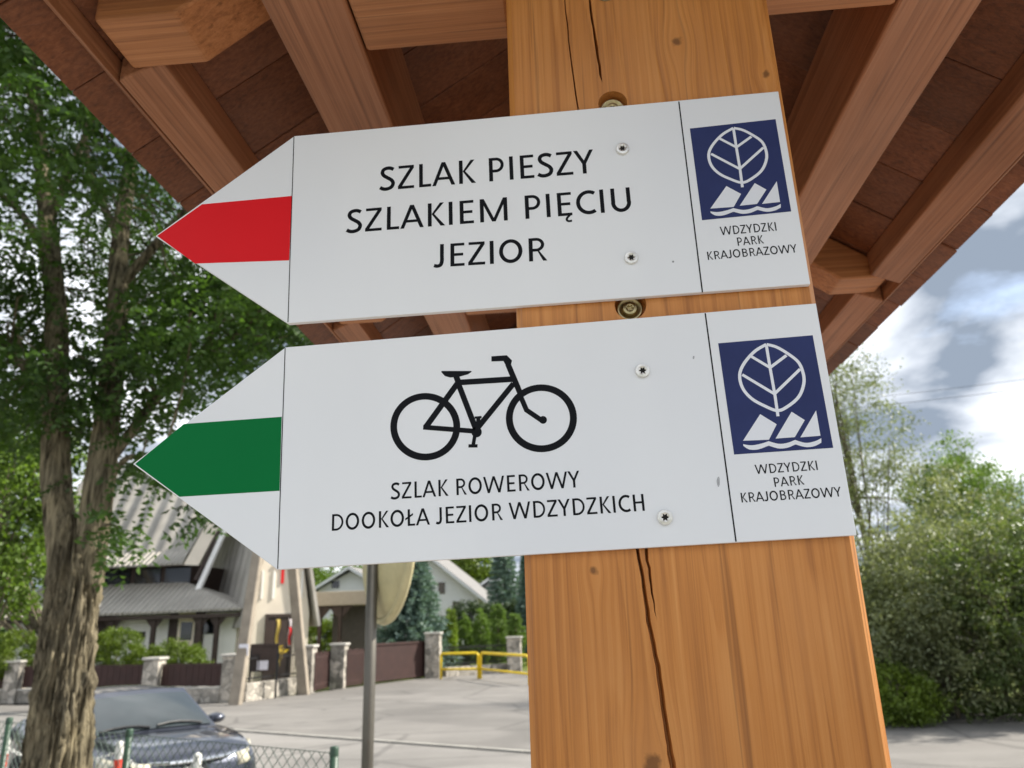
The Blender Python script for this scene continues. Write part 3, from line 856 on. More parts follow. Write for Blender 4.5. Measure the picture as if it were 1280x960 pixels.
stems = [([at(84, 720, TY), at(71, 610, TY), at(70, 520, TY), at(70, 400, 4.5), at(58, 260, 4.6), at(40, 90, 4.8), at(10, -160, 5.0)], [0.095, 0.085, 0.078, 0.07, 0.06, 0.045, 0.02]),
         ([at(106, 730, TY), at(124, 610, TY - .03), at(134, 520, TY), at(146, 400, 4.5), at(150, 300, 4.6), at(168, 140, 4.9), at(180, -140, 5.2)], [0.10, 0.088, 0.078, 0.068, 0.058, 0.045, 0.02])]
for P, R in stems: bark_tube(tm, P, R, 48, 0.011, P[0].x)
kidof(tm.build('trunk', M_bark, smooth=True), tree)
lm = MB(); limb_pts = []
limbs = [([at(136, 575, 4.4), at(160, 545, 4.4), at(205, 490, 4.5), at(290, 420, 4.9), at(370, 350, 5.4)], 0.042),
         ([at(138, 600, 4.38), at(160, 572, 4.3), at(195, 578, 4.2), at(232, 605, 4.1), at(262, 640, 4.0)], 0.022),
         ([at(74, 540, 4.4), at(40, 470, 4.3), at(-20, 410, 4.2), at(-90, 360, 4.2)], 0.04),
         ([at(148, 360, 4.55), at(200, 300, 4.5), at(260, 230, 4.4), at(330, 150, 4.4)], 0.04),
         ([at(66, 330, 4.5), at(20, 260, 4.6), at(-60, 200, 4.8)], 0.04),
         ([at(150, 300, 4.6), at(110, 200, 5.0), at(100, 60, 5.6)], 0.035),
         ([at(60, 280, 4.6), at(110, 160, 4.4), at(150, 40, 4.2)], 0.035),
         ([at(160, 200, 4.8), at(240, 120, 5.2), at(330, 20, 5.8)], 0.035),
         ([at(128, 660, 4.32), at(138, 655, 4.2), at(150, 662, 4.12)], 0.010)]
for P, r in limbs:
    Q = catmull([tuple(p) for p in P], 6)
    lm.tube(Q, [r * (1 - 0.8 * i / len(Q)) for i in range(len(Q))], 8); limb_pts += Q[len(Q) // 3:]
kidof(lm.build('limb', M_bark, smooth=True), tree)
# feathery leaves: sprays of paired leaflets
cx, cy_, cz = tb.x - 0.2, 4.6, H + 3.95
sp = []
while len(sp) < 11500:
    d = rng.normal(size=3); d /= np.linalg.norm(d); r = rng.uniform(0.12, 1) ** (1 / 3)
    q = np.array([cx + d[0] * r * 2.75, cy_ + d[1] * r * 2.1, cz + d[2] * r * 2.75])
    f = noise.noise(Vector(q * 1.15)) + 0.55 * noise.noise(Vector(q * 2.9))
    low = (cz - 2.75 + 0.3)
    if f < -0.06 or (f < 0.08 and rng.random() < 0.5): continue
    if q[0] > cx + 0.5 and q[2] < H + 1.35: continue
    sp.append(q)
for P, n_, sg in ((limbs[1][0], 34, 0.06), (limbs[0][0], 190, 0.22), (limbs[8][0], 16, 0.05), (limbs[2][0], 120, 0.2)):
    Q = catmull([tuple(p) for p in P], 8)[8:]
    for _ in range(n_):
        sp.append(np.array(Q[rng.integers(len(Q))]) + rng.normal(size=3) * sg)
sp = np.array(sp); N = len(sp)
rd = unit(rng.normal(size=(N, 3)) * np.array([1, 1, 0.45]) + np.array([0, 0, -0.55]))
sd_ = unit(np.cross(rd, rng.normal(size=(N, 3)) * 0.35 + np.array([0, 0, 1]))); nr = np.cross(sd_, rd)
RL = rng.uniform(0.18, 0.32, (N, 1)); chunks = []
for k in range(7):
    t = 0.12 + 0.13 * k
    base = sp + rd * RL * t - nr * RL * (t ** 2) * 0.18
    for s_ in (-1, 1):
        dd = unit(sd_ * s_ + rd * 0.35 + nr * rng.uniform(-0.5, 0.25, (N, 1)))
        chunks.append(leaves(base, dd, 0.060 * (1.0 - 0.3 * abs(k - 3) / 3), 0.029, 0.2))
chunks.append(leaves(sp + rd * RL, rd, 0.056, 0.028))
o = quads_mesh('crown', np.concatenate(chunks), M_locust, tree); o['kind'] = 'stuff'
tw_ = MB(); lp = np.array([tuple(q) for q in limb_pts] + [tuple(q) for P, R in stems for q in catmull([tuple(p) for p in P], 6)[12:]])
for q in sp[::13]:
    dd = np.linalg.norm(lp - q, axis=1); s0 = lp[int(np.argmin(dd))]; e_ = Vector(q); s0 = Vector(s0)
    if 0.1 < (e_ - s0).length < 1.3:
        m_ = (s0 + e_) / 2 + Vector((0, 0, .10)) + Vector(rng.normal(size=3) * .05)
        tw_.tube([s0, m_, e_], [.009, .006, .003], 4, False)
kidof(tw_.build('twigs', M_bark), tree)['kind'] = 'stuff'

def simple_tree(name, label, base, hgt, center, radii, m, nclump, per, csize, ll, lw, seed, trunk_r=0.12, group=None, cat='tree', droop=0.25, shell=0.35):
    t = thing(name, label, cat, base, group)
    o, c = crown(center, radii, nclump, per, csize, ll, lw, m, t, seed, droop, shell)
    mb = MB(); b = Vector(base); top = Vector(center) + Vector((0, 0, radii[2] * 0.55))
    mid = (b + top) / 2 + Vector((random.uniform(-.1, .1), random.uniform(-.1, .1), 0))
    P = catmull([tuple(b - Vector((0, 0, 0.05))), tuple(mid), tuple(top)], 6)
    mb.tube(P, [trunk_r * (1 - 0.75 * i / len(P)) for i in range(len(P))], 8)
    for q in c[::max(1, len(c) // 26)]:
        s_ = Vector(P[min(len(P) - 2, 3 + random.randrange(len(P) - 4))]); q = Vector(q)
        if q.z < s_.z - 0.4: s_ = Vector(P[2])
        mb.tube([s_, (s_ + q) / 2 + Vector((0, 0, 0.12)), q], [trunk_r * 0.35, trunk_r * 0.22, trunk_r * 0.06], 5)
    kidof(mb.build('trunk', M_bark2, smooth=True), t)
    return t
# sunlit tree behind the locust
c = at(2, 650, 11.0)
simple_tree('young_tree', 'bright green young tree behind the forked trunk', (c.x, 11.0, 0), 5, (c.x, 11.0, c.z + 0.1), (1.05, 1.1, 1.75), M_lime, 150, 70, 0.17, 0.10, 0.06, 3, 0.07)
c = at(-40, 480, 20.0)
simple_tree('broadleaf_tree', 'dark broadleaf tree rising behind the church fence', (c.x, 27.0, 0), 9, (at(-60, 560, 27).x, 27.0, 7.2), (3.4, 3.0, 4.2), M_dkleaf, 260, 60, 0.4, 0.2, 0.12, 5, 0.2)

# ------------------------------------------------------------------ shrubs and trees on the right
GB = 'grey green shrubs along the far side of the road'
for i, (px, py, Y, h, r, m, lb) in enumerate((
        (1118, 905, 17.6, 3.3, 1.35, M_bush, 'grey green shrub beside the timber post, loosely leaved'),
        (1200, 905, 17.2, 3.9, 1.5, M_bush, 'tall silvery shrub in front of the rounded tree'),
        (1292, 915, 16.8, 4.0, 1.6, M_bush2, 'fresh green broad shrub at the end of the row by the road'),
        (1265, 905, 19.5, 5.2, 1.7, M_bush, 'tall silvery shrub behind the fresh green one'),
        (1150, 905, 20.0, 4.3, 1.5, M_bush, 'tall silvery shrub in front of the birch'),
        (1360, 915, 18.0, 4.2, 1.8, M_bush2, 'dense green shrub beyond the row, close to the road'))):
    b = at(px, py, Y)
    simple_tree('shrub', lb, (b.x, Y, 0), h, (b.x, Y, h * 0.5), (r, r, h * 0.53), m, 230, 60, 0.16, 0.12, 0.046, 20 + i, 0.05, GB, 'shrub', 0.05, 0.3)
for i, (px, py, Y, r, h, m, lb) in enumerate(((1122, 842, 16.3, 0.75, 1.0, M_hedge, 'low yellow green shrub at the foot of the silvery shrubs'),)):
    b = at(px, py, Y)
    simple_tree('low_shrub', lb, (b.x, Y, 0), h, (b.x, Y, h * 0.55), (r, r * 0.8, h * 0.6), m, 120, 50, 0.12, 0.08, 0.04, 40 + i, 0.03, None, 'shrub', 0.0, 0.3)
b = at(1085, 560, 25.0)
simple_tree('birch_tree', 'loose pale birch with hanging twigs behind the silvery shrubs', (b.x - 0.4, 25.0, 0), 9, (b.x - 0.9, 25.0, 7.0), (2.2, 2.0, 4.6), M_birch, 420, 42, 0.26, 0.11, 0.05, 61, 0.12, None, 'tree', 0.9, 0.15)
b = at(1205, 640, 27.0)
simple_tree('rounded_tree', 'dense rounded dark green tree standing behind the shrubs', (b.x, 27.0, 0), 7, (b.x, 27.0, 4.6), (1.75, 1.7, 3.1), M_thuja, 380, 70, 0.2, 0.11, 0.06, 62, 0.15, None, 'tree', 0.0, 0.55)
# verge of rough grass along the shrubs
gp = []
for _ in range(9000):
    t = rng.uniform(0, 14); off = rng.uniform(0, 2.2)
    gp.append((gnd(1095, 893).x + t, gnd(1095, 893).y - t * 0.28 + off * 1.0, 0.0))
gp = np.array(gp); gd = unit(rng.normal(size=gp.shape) * 0.35 + np.array([0, 0, 1]))
vg = quads_mesh('grass_verge', leaves(gp, gd, 0.22, 0.02), M_bush2); tag(vg, 'rough grass along the foot of the shrubs', kind='stuff')
a0, a1 = gnd(1095, 893), None
ver = MB().poly([(a0.x - 2.0, a0.y + 0.65, 0.042), (a0.x + 14, a0.y - 4.0, 0.042), (a0.x + 22, a0.y + 18, 0.042), (a0.x - 2.0, a0.y + 20, 0.042)]).build('verge', M_soil)
tag(ver, 'grassy verge carrying the shrubs', kind='structure')

# ------------------------------------------------------------------ stone fence before the church
def stone(name, c1, c2, sc):
    n = NT(name); v = n.coord()
    vo = n.n('ShaderNodeTexVoronoi', {'Vector': v, 'Scale': sc, 'Randomness': 0.9}); ve = n.n('ShaderNodeTexVoronoi', {'Vector': v, 'Scale': sc, 'Randomness': 0.9}, feature='DISTANCE_TO_EDGE')
    k = n.n('ShaderNodeSeparateXYZ', {0: vo.outputs['Color']}).outputs[0]
    c = n.ramp(k, [(0.1, c1), (0.9, c2)])
    c = n.mix(1.0, c, n.ramp(n.noise(v, 18, 4), [(0.3, (0.75,) * 3), (0.7, (1.2,) * 3)]), 'MULTIPLY')
    e = n.ramp(ve.outputs['Distance'], [(0.0, (0,) * 3), (0.09, (1,) * 3)])
    n.col(n.mix(e, S(150, 146, 138), c)); n.bump(e, 0.6, 0.03)
    return n.fin(0.9, 0, 0.2)
M_stone = stone('field_stone', S(120, 116, 108), S(196, 188, 176), 4.5)
M_cap = plain('pillar_cap', S(186, 182, 174), 0.9, var=0.15, bump=0.2)
M_brown = plain('dark_brown_stain', S(58, 36, 32), 0.7, var=0.2, scale=3)
M_iron = plain('black_iron', S(30, 30, 32), 0.5, var=0.2)
M_conc = plain('raw_concrete', S(148, 138, 124), 0.9, var=0.2, scale=2.5, bump=0.3)
M_render = plain('white_render', S(244, 242, 238), 0.85, var=0.08, scale=1.5)
M_render2 = plain('cream_render', S(226, 214, 196), 0.85, var=0.06, scale=1.5)
M_glass = plain('dark_window_glass', S(28, 32, 38), 0.08, var=0.1, spec=0.8)
M_frame = plain('dark_timber', S(60, 46, 40), 0.6, var=0.2)
fence = thing('stone_fence', 'low stone fence with pillars and dark brown panels before the church', 'fence', tuple(gnd(183, 880)))
def F_(o): return kidof(o, fence)
def obox(a, b, th, z0, z1):
    """box standing on the ground line a-b, thickness th centred on it"""
    a = Vector((a.x, a.y, 0)); b = Vector((b.x, b.y, 0)); d = (b - a).normalized(); n_ = Vector((-d.y, d.x, 0)) * th / 2
    lo = [a - n_, b - n_, b + n_, a + n_]
    return [p + Vector((0, 0, z0)) for p in lo] + [p + Vector((0, 0, z1)) for p in lo]
def pillar(px, py, w, h):
    p = gnd(px, py); p = p + Vector((0, w / 2, 0))
    o = F_(MB().box(p.x - w / 2, p.x + w / 2, p.y - w / 2, p.y + w / 2, 0, h).build('pillar', M_stone, bevel=0.02))
    F_(MB().box(p.x - w / 2 - .05, p.x + w / 2 + .05, p.y - w / 2 - .05, p.y + w / 2 + .05, h + .001, h + .08).build('pillar_cap', M_cap, bevel=0.02))
    return p
pl = [pillar(-190, 884, .5, 1.3), pillar(8, 881, .5, 1.3), pillar(183, 880, .5, 1.3), pillar(284, 880, .55, 1.36)]
for i in range(3):
    a, b = pl[i] + Vector((.27, 0, 0)), pl[i + 1] - Vector((.29, 0, 0))
    F_(MB().hexa(obox(a, b, .36, 0, .42)).build('base_wall', M_stone, bevel=0.02))
    F_(MB().hexa(obox(a, b, .40, .421, .47)).build('coping', M_cap, bevel=0.01))
    pn = MB(); nb = int((b - a).length / .12)
    for k in range(nb):
        u, w = a.lerp(b, (k + .04) / nb), a.lerp(b, (k + .96) / nb)
        pn.hexa(obox(u, w, .03 + .012 * (k % 2), .50, 1.12))
    pn.hexa(obox(a, b, .06, 1.125, 1.17)); pn.hexa(obox(a, b, .055, .52, .56))
    F_(pn.build('board_panel', M_brown))
# stretch by the concrete frame: stone base with iron rails
pA = pl[-1]; pB = gnd(378, 867); pB = pB + Vector((0, .25, 0))
pB_ = pillar(379, 868, .5, 1.5); pC_ = pillar(420, 862, .52, 1.5)
a, b = pA + Vector((.3, 0.02, 0)), pB_ - Vector((.27, -.0, 0))
F_(MB().hexa(obox(a, b, .36, 0, .55)).build('base_wall', M_stone, bevel=0.02))
ir = MB()
for z in (.66, 1.25): ir.hexa(obox(a, b, .03, z, z + .04))
nb = 26
for k in range(nb): 
    p = a.lerp(b, (k + .5) / nb); ir.box(p.x - .012, p.x + .012, p.y - .012, p.y + .012, .552, 1.38)
F_(ir.build('iron_railing', M_iron))
# picket gate between two pillars and panels towards the drive gate
def pickets(t, a, b, z0, z1, nm='picket_panel'):
    pk = MB(); nb = max(3, int((b - a).length / .13))
    for k in range(nb):
        u, w = a.lerp(b, (k + .14) / nb), a.lerp(b, (k + .86) / nb); pk.hexa(obox(u, w, .025, z0, z1 + .03 * math.sin(k * 2.1)))
    o_ = Vector((0, .03, 0))
    for z in (z0 + .15, z1 - .2): pk.hexa(obox(a + o_, b + o_, .03, z, z + .07))
    return kidof(pk.build(nm, M_brown), t)
gate = thing('picket_gate', 'dark brown picket gate between two stone pillars', 'gate', tuple(pB_))
pickets(gate, pB_ + Vector((.27, .0, 0)), pC_ - Vector((.28, 0, 0)), .08, 1.32)
kidof(MB().box(pC_.x - .40, pC_.x - .34, pC_.y - .10, pC_.y - .02, .9, .94).build('handle', M_iron), gate)
pD_ = pillar(540, 849, .6, 1.75)
gs = pC_.lerp(pD_, .24)
pickets(fence, pC_ + Vector((.28, 0, 0)), gs, .08, 1.35)
dg = thing('driveway_gate', 'wide dark brown solid driveway gate left of the yellow railing', 'gate', tuple(gs))
g2 = MB(); a, b = gs + Vector((.06, 0, 0)), pD_ - Vector((.33, 0, 0)); nb = int((b - a).length / .14)
for k in range(nb): g2.hexa(obox(a.lerp(b, (k + .03) / nb), a.lerp(b, (k + .97) / nb), .03, .1, 1.5))
kidof(g2.build('board_panel', M_brown), dg)
fr = MB(); o_ = Vector((0, -.05, 0))
for z in (.12, 1.42): fr.hexa(obox(a + o_, b + o_, .05, z, z + .08))
kidof(fr.build('gate_frame', M_brown), dg)
pE_ = pillar(643, 842, .6, 1.45)
ir = MB(); a, b = pD_ + Vector((.35, .6, 0)), pE_ + Vector((-.32, .3, 0))
for z in (.5, 1.15): ir.hexa(obox(a, b, .03, z, z + .04))
for k in range(30):
    p = a.lerp(b, (k + .5) / 30); ir.box(p.x - .012, p.x + .012, p.y - .012, p.y + .012, .40, 1.25)
F_(ir.build('iron_railing', M_iron)); F_(MB().hexa(obox(a, b, .35, 0, .4)).build('base_wall', M_stone))

# tall concrete A-frame
afr = thing('concrete_frame', 'tall raw concrete A-shaped frame standing at the church gate', 'monument', tuple((gnd(296, 882) + gnd(382, 868)) / 2))
l0 = gnd(296, 882) - Vector((0, .12, 0)); r0 = gnd(382, 869) - Vector((0, .15, 0)); top = at(347, 585, (l0.y + r0.y) / 2)
for (p, w) in ((l0, .34), (r0, .34)):
    tz = top + (Vector((-.17, -.17 if p is l0 else .17, 0)) if p is l0 else Vector((.17, .17, 0)))
    mb = MB(); v_ = Vector((w / 2, 0, 0)); n_ = Vector((0, .14, 0)); wt = Vector((.14, 0, 0))
    mb.hexa([p - v_ - n_, p + v_ - n_, p + v_ + n_, p - v_ + n_, tz - wt - n_, tz + wt - n_, tz + wt + n_, tz - wt + n_])
    kidof(mb.build('leg', M_conc, bevel=0.03), afr)
kidof(MB().box(top.x - .45, top.x + .45, top.y - .16, top.y + .16, top.z - .1, top.z + .25).build('cross_piece', M_conc, bevel=0.02), afr)
# notice board and sheets
nbp = gnd(331, 874); nbp = nbp + Vector((0, -.28, 0))
nb_ = thing('notice_board', 'small black notice board with a white sheet at the church fence', 'notice board', tuple(nbp), rz=0.25)
MB().box(-.40, .40, -.03, .03, .85, 1.62).build('panel', M_frame, nb_, bevel=.01)
MB().box(-.46, .46, -.06, .05, 1.622, 1.70).build('top_rail', M_frame, nb_)
for s_ in (-.42, .42): MB().box(s_ - .03, s_ + .03, -.029, .029, 0, 1.62).build('post', M_iron, nb_)
M_paper = plain('paper', S(226, 224, 232), 0.7, var=.03)
MB().box(-.22, .14, -.036, -.0305, .90, 1.18).build('paper_sheet', M_paper, nb_)
pp = l0.lerp(top, .21)
MB().box(-.15, .15, -.01, 0, -.17, .17).build('poster', M_paper, None, loc=(pp.x + .02, pp.y - .155, pp.z))
tag(col.objects['poster'], 'white paper poster fixed to the leaning concrete leg', 'poster')

# ------------------------------------------------------------------ the church
def corrug(name, c, sc, axis=0):
    n = NT(name); v = n.coord(); sp_ = n.n('ShaderNodeSeparateXYZ', {0: v})
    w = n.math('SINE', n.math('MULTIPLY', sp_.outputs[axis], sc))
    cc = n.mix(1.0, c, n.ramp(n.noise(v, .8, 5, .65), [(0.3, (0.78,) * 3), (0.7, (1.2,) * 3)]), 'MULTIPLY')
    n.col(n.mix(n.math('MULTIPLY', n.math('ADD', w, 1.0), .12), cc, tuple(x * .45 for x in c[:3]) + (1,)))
    n.bump(w, 0.8, 0.05); return n.fin(0.75, 0, 0.3)
M_roof = corrug('grey_sheet_roof', S(178, 172, 162), 26.0)
M_roofd = corrug('slate_grey_roof', S(170, 165, 157), 9.0)
church = thing('church', 'white church with steep grey roofs behind the stone fence', 'church', tuple(at(230, 815, 31)))
church.location.z = 0
def C(o): return kidof(o, church)
WY = 30.5; PY = 29.75
def wx(px, Y=WY, py=780): return at(px, py, Y).x
def wz(py, Y=WY, px=220): return at(px, py, Y).z
xl, xr = wx(20), wx(296)
C(MB().box(xl, xr, WY, WY + 5, 0, wz(768, PY) + .04).build('wall', M_render))
# clerestory band and its windows
zc0, zc1 = wz(735, WY + 1.2), wz(706, WY + 1.2)
C(MB().box(xl, wx(232, WY + 1.2), WY + 1.2, WY + 5, zc0 - 1.2, zc1).build('clerestory_wall', M_frame))
for i in range(5):
    a, b = wx(236 - 38 * (i + 1), WY + 1.2) + .08, wx(236 - 38 * i, WY + 1.2) - .12
    C(MB().box(a, b, WY + 1.15, WY + 1.195, zc0 + .12, zc1 - .1).build('window', M_glass))
# porch roof with hipped end
ez, tz = wz(768, PY), wz(730, WY + 1.2)
A = [Vector((xl, PY, ez)), Vector((wx(300, PY), PY, wz(765, PY))), Vector((wx(226, WY + 1.2), WY + 1.2, tz)), Vector((xl, WY + 1.2, tz))]
C(MB().prism(A, (0, 0, .09)).build('porch_roof', M_roof))
B = [A[1] + Vector((0.003, 0, 0)), Vector((A[1].x + .35, WY + 2.4, ez)), A[2] + Vector((0.003, 0, 0.0))]
C(MB().prism(B, (0, 0, .088)).build('porch_roof_hip', M_roof))
C(MB().box(xl, A[1].x - .05, PY + .05, PY + .13, ez - .16, ez - .01).build('porch_beam', M_frame))
for px in (140, 192, 250, 271):
    x = wx(px, PY + .2); C(MB().box(x - .08, x + .08, PY + .15, PY + .31, 0, ez - .01).build('porch_post', M_frame))
    C(MB().prism([(x - .35, PY + .2, ez - .16), (x - .08, PY + .2, ez - .5), (x + .08, PY + .2, ez - .5), (x + .35, PY + .2, ez - .16)], (0, .06, 0)).build('bracket', M_frame))
def panel(n_, m, p0, q0, p1, q1, Y=WY, d=.05):
    a, b = at(p0, q0, Y), at(p1, q1, Y)
    return C(MB().box(a.x, b.x, Y - d, Y - .003, b.z, a.z).build(n_, m))
panel('door', M_render2, 219, 766, 246, 818); panel('door_pane', M_glass, 227, 778, 239, 800, WY - .05, .02)
panel('door_frame', M_frame, 214, 764, 219.5, 818, WY, .08); panel('door_frame', M_frame, 246.5, 764, 252, 818, WY, .08)
panel('window', M_glass, 256, 772, 269, 792); panel('door', M_frame, 117, 770, 141, 805); panel('wall_plaque', M_frame, 166, 790, 181, 799)
# upper steep wing roof
zt_ = at(160, 579, 34.5).z
e0, e1 = Vector((xl - .5, WY + .4, wz(708, WY + .4))), Vector((wx(228, WY + .4, 706), WY + .4, wz(706, WY + .4, 228)))
f0, f1 = Vector((xl - .5, WY + 1.3, wz(692, WY + 1.3))), Vector((wx(236, WY + 1.3, 690), WY + 1.3, wz(691, WY + 1.3, 232)))
r0_, r1_ = Vector((xl - .5, 34.5, zt_)), Vector((at(303, 575, 34.5).x, 34.5, zt_))
C(MB().prism([e0, e1, f1, f0], (0, 0, .08)).build('roof_skirt', M_roof))
C(MB().prism([f0, f1, r1_, r0_], (0, .05, .08)).build('roof', M_roofd))
bk0, bk1 = Vector((xl - .5, 38.6, f0.z)), Vector((f1.x, 38.6, f1.z))
C(MB().prism([r0_ + Vector((0, .06, 0)), r1_ + Vector((0, .06, 0)), bk1, bk0], (0, .05, .08)).build('roof_back', M_roofd))
# pale gable strip and white barge board along the leaning edge
up_ = Vector((.42, .3, 0))
C(MB().prism([e1 + Vector((.02, .05, 0)), e1 + Vector((.50, .35, -.02)), r1_ + Vector((.5, .3, 0)), r1_ + Vector((.02, .0, 0))], (0, .06, .02)).build('gable_wall', M_render2))
C(MB().prism([e1 + Vector((.54, .20, -1.0)), e1 + Vector((.74, .22, -1.0)), r1_ + Vector((.82, .0, 0)), r1_ + Vector((.62, .0, 0))], (0, .2, .03)).build('barge_board', M_render))
C(MB().prism([e1 + Vector((.44, .22, -.6)), e1 + Vector((.535, .22, -.6)), r1_ + Vector((.61, .0, 0)), r1_ + Vector((.51, .0, 0))], (0, .18, .02)).build('dark_trim', M_frame))
# nave with steep roof and bright gable front
gdir = Vector((.80, .60, 0)); gn = Vector((.60, -.80, 0)); bk = Vector((-9.0, 12.0, 0)); GW = 2.35; GE = 2.75
bl_ = at(311, 790, 29.9); bl_.z = 0
def gp(u, z, off=0.0): return bl_ + gdir * u + gn * off + Vector((0, 0, z))
AZ = 9.2
C(MB().prism([gp(0, 0), gp(GW, 0), gp(GW, GE), gp(GW / 2, AZ), gp(0, GE)], bk * .985).build('nave', M_render2))
for (u0, sgn) in ((0, -1), (GW, 1)):
    lo2 = gp(u0 + sgn * .3, GE - .55, .3); ap2 = gp(GW / 2 + sgn * .01, AZ + .1, .3); d2 = bk * 1.02
    C(MB().prism([lo2, ap2, ap2 + d2, lo2 + d2][::sgn], gdir * sgn * .12 + Vector((0, 0, .03))).build('nave_roof', M_roofd))
def gpanel(n_, m, u0, z0, u1, z1, d=.05):
    return C(MB().prism([gp(u0, z0, .003), gp(u1, z0, .003), gp(u1, z1, .003), gp(u0, z1, .003)], gn * d).build(n_, m))
gpanel('entrance', M_frame, .7, 0, 1.6, 2.6); gpanel('entrance_frame', M_frame, .6, 2.602, 1.7, 2.72, .09)
for u in (.6, 1.602): gpanel('entrance_frame', M_frame, u, 0, u + .098, 2.6, .09)
gpanel('cross', M_red, 1.12, 3.9, 1.22, 5.2); gpanel('cross', M_red, .85, 4.6, 1.5, 4.7, .08)
for u in (.35, .8, 1.5, 1.95): gpanel('batten', M_render, u, 3.3, u + .06, 4.4)
GY = 30.0
# flags and flowers at the entrance
for px, c, lb in ((341.5, S(222, 198, 110), 'yellow flag hanging beside the church entrance'), (357, S(220, 210, 212), 'white and red flag hanging beside the church entrance')):
    p = at(px, 806, GY - .25)
    t = thing('flag', lb, 'flag', (p.x, GY - .25, 0), 'flags at the church entrance')
    MB().tube([(0, 0, 0), (0.05, 0, 2.6)], .02, 6).build('pole', M_frame, t)
    fl = MB().grid(lambda u, v: (.06 + u * .16 + .03 * math.sin(v * 7), .05 * math.sin(u * 9 + v * 2), 2.5 - v * 1.0), 8, 8)
    fo = fl.build('cloth', plain('flag_cloth', c, .8), t)
    if px > 350:
        MB().grid(lambda u, v: (.10 + u * .1 + .03 * math.sin(v * 7), -.03 + .05 * math.sin(u * 9 + v * 2), 2.2 - v * .65), 6, 6).build('red_half', M_red, t)
pb = at(345, 806, GY - 1.2)
simple_tree('flower_bush', 'yellow flowering bush before the church entrance', (pb.x, GY - 1.2, 0), 1.2, (pb.x, GY - 1.2, 1.2), (.32, .3, .35), leaf_mat('yellow_petal', S(214, 190, 60), .3), 16, 22, .06, .05, .045, 91, .03, None, 'bush')
# clipped bushes behind the fence
for i, (px, py, rr, zz, lb) in enumerate(((146, 805, 1.0, .95, 'round clipped green bush right of the forked trunk'), (18, 808, 1.25, .8, 'clipped green bush left of the forked trunk'), (224, 818, 1.1, .62, 'low flat clipped bush before the church door'))):
    Y = 26.2; b = at(px, py, Y); t = thing('clipped_bush', lb, 'bush', (b.x, Y, 0), 'clipped bushes behind the stone fence')
    o, c = crown((b.x, Y, b.z - zz * .55), (rr, .9, zz), 420, 40, .07, .07, .045, M_hedge, t, 100 + i, 0, .8)
    kidof(MB().tube([(b.x, Y, -.03), (b.x, Y, .7), (b.x + .05, Y, b.z - .3)], [.07, .05, .02], 6).build('stem', M_bark2), t)

# ------------------------------------------------------------------ carport, houses and garden in the middle distance
M_fascia = plain('beige_fascia', S(170, 160, 144), .8, var=.1)
M_dkwall = plain('grey_wall', S(96, 92, 90), .85, var=.15)
cp = thing('carport', 'open carport with flat beige roof right of the church', 'carport', tuple(at(415, 810, 37)))
cp.location.z = 0
a, b = at(366, 741, 36), at(462, 738, 36); z0 = at(415, 757, 36).z
kidof(MB().box(a.x, b.x + .2, 36, 41, z0, a.z).build('roof', M_fascia, bevel=.03), cp)
for px in (373, 400, 425):
    x = at(px, 770, 36.2).x; kidof(MB().box(x - .08, x + .08, 36.15, 36.31, 0, z0 - .002).build('post', M_frame), cp)
    kidof(MB().prism([(x - .6, 36.2, z0 - .003), (x - .08, 36.2, z0 - .6), (x + .08, 36.2, z0 - .6), (x + .6, 36.2, z0 - .003)], (0, .05, 0)).build('brace', M_frame), cp)
x0 = at(416, 770, 37.5).x
kidof(MB().box(x0, b.x, 37.5, 40.8, 0, z0 - .003).build('wall', M_dkwall), cp)
hb = thing('garden_hedge', 'bright green hedge seen through the carport', 'hedge', tuple(at(392, 806, 43))); hb.location.z = 0
q = at(394, 775, 43); crown((q.x, 43, 1.2), (2.0, .8, 1.5), 420, 40, .13, .12, .08, M_hedge, hb, 130, 0, .7)
M_tile = plain('grey_roof_tile', S(120, 118, 116), .8, var=.15, scale=2)
M_wh = plain('house_white', S(210, 212, 214), .85, var=.05)
def house(name, label, Y, pL, pR, py_eave, py_ridge, depth, gable=True, wins=()):
    xa, xb = at(pL, py_eave, Y).x, at(pR, py_eave, Y).x; ze = at((pL + pR) / 2, py_eave, Y).z; zr = at((pL + pR) / 2, py_ridge, Y).z
    t = thing(name, label, 'house', ((xa + xb) / 2, Y, 0)); K = lambda o: kidof(o, t); xm = (xa + xb) / 2
    K(MB().prism([(xa, Y, 0), (xb, Y, 0), (xb, Y, ze), (xm, Y, zr - .15), (xa, Y, ze)], (0, depth, 0)).build('wall', M_wh))
    sl_ = (zr - ze) / (xm - xa)
    for s_ in (-1, 1):
        xe_ = xm + s_ * (xm - xa + .7); zE = zr - (xm - xa + .7) * sl_
        pts = [(xm + s_ * .01, Y - .7, zr + .05), (xe_, Y - .7, zE + .05), (xe_, Y - .7, zE + .25), (xm + s_ * .01, Y - .7, zr + .25)]
        K(MB().prism(pts if s_ > 0 else pts[::-1], (0, depth + 1.2, 0)).build('roof', M_tile))
        fp = [(xm + s_ * .01, Y - .76, zr - .02), (xe_, Y - .76, zE - .02), (xe_, Y - .76, zE + .22), (xm + s_ * .01, Y - .76, zr + .22)]
        K(MB().prism(fp if s_ > 0 else fp[::-1], (0, .05, 0)).build('barge_board', M_wh))
    for (u0, v0, u1, v1) in wins:
        p, q_ = at(u0, v0, Y), at(u1, v1, Y)
        w = K(MB().box(p.x, q_.x, Y - .06, Y - .01, q_.z, p.z).build('window', M_glass))
        MB().box(p.x - .08, q_.x + .08, Y - .05, Y - .005, p.z, p.z + .08).build('window_frame', M_wh, w)
    return t
house('gabled_house', 'white house with grey gable roof behind the blue spruce', 54, 452, 598, 748, 688, 12, True, ((566, 752, 574, 778), (586, 752, 592, 778), (548, 728, 556, 742)))
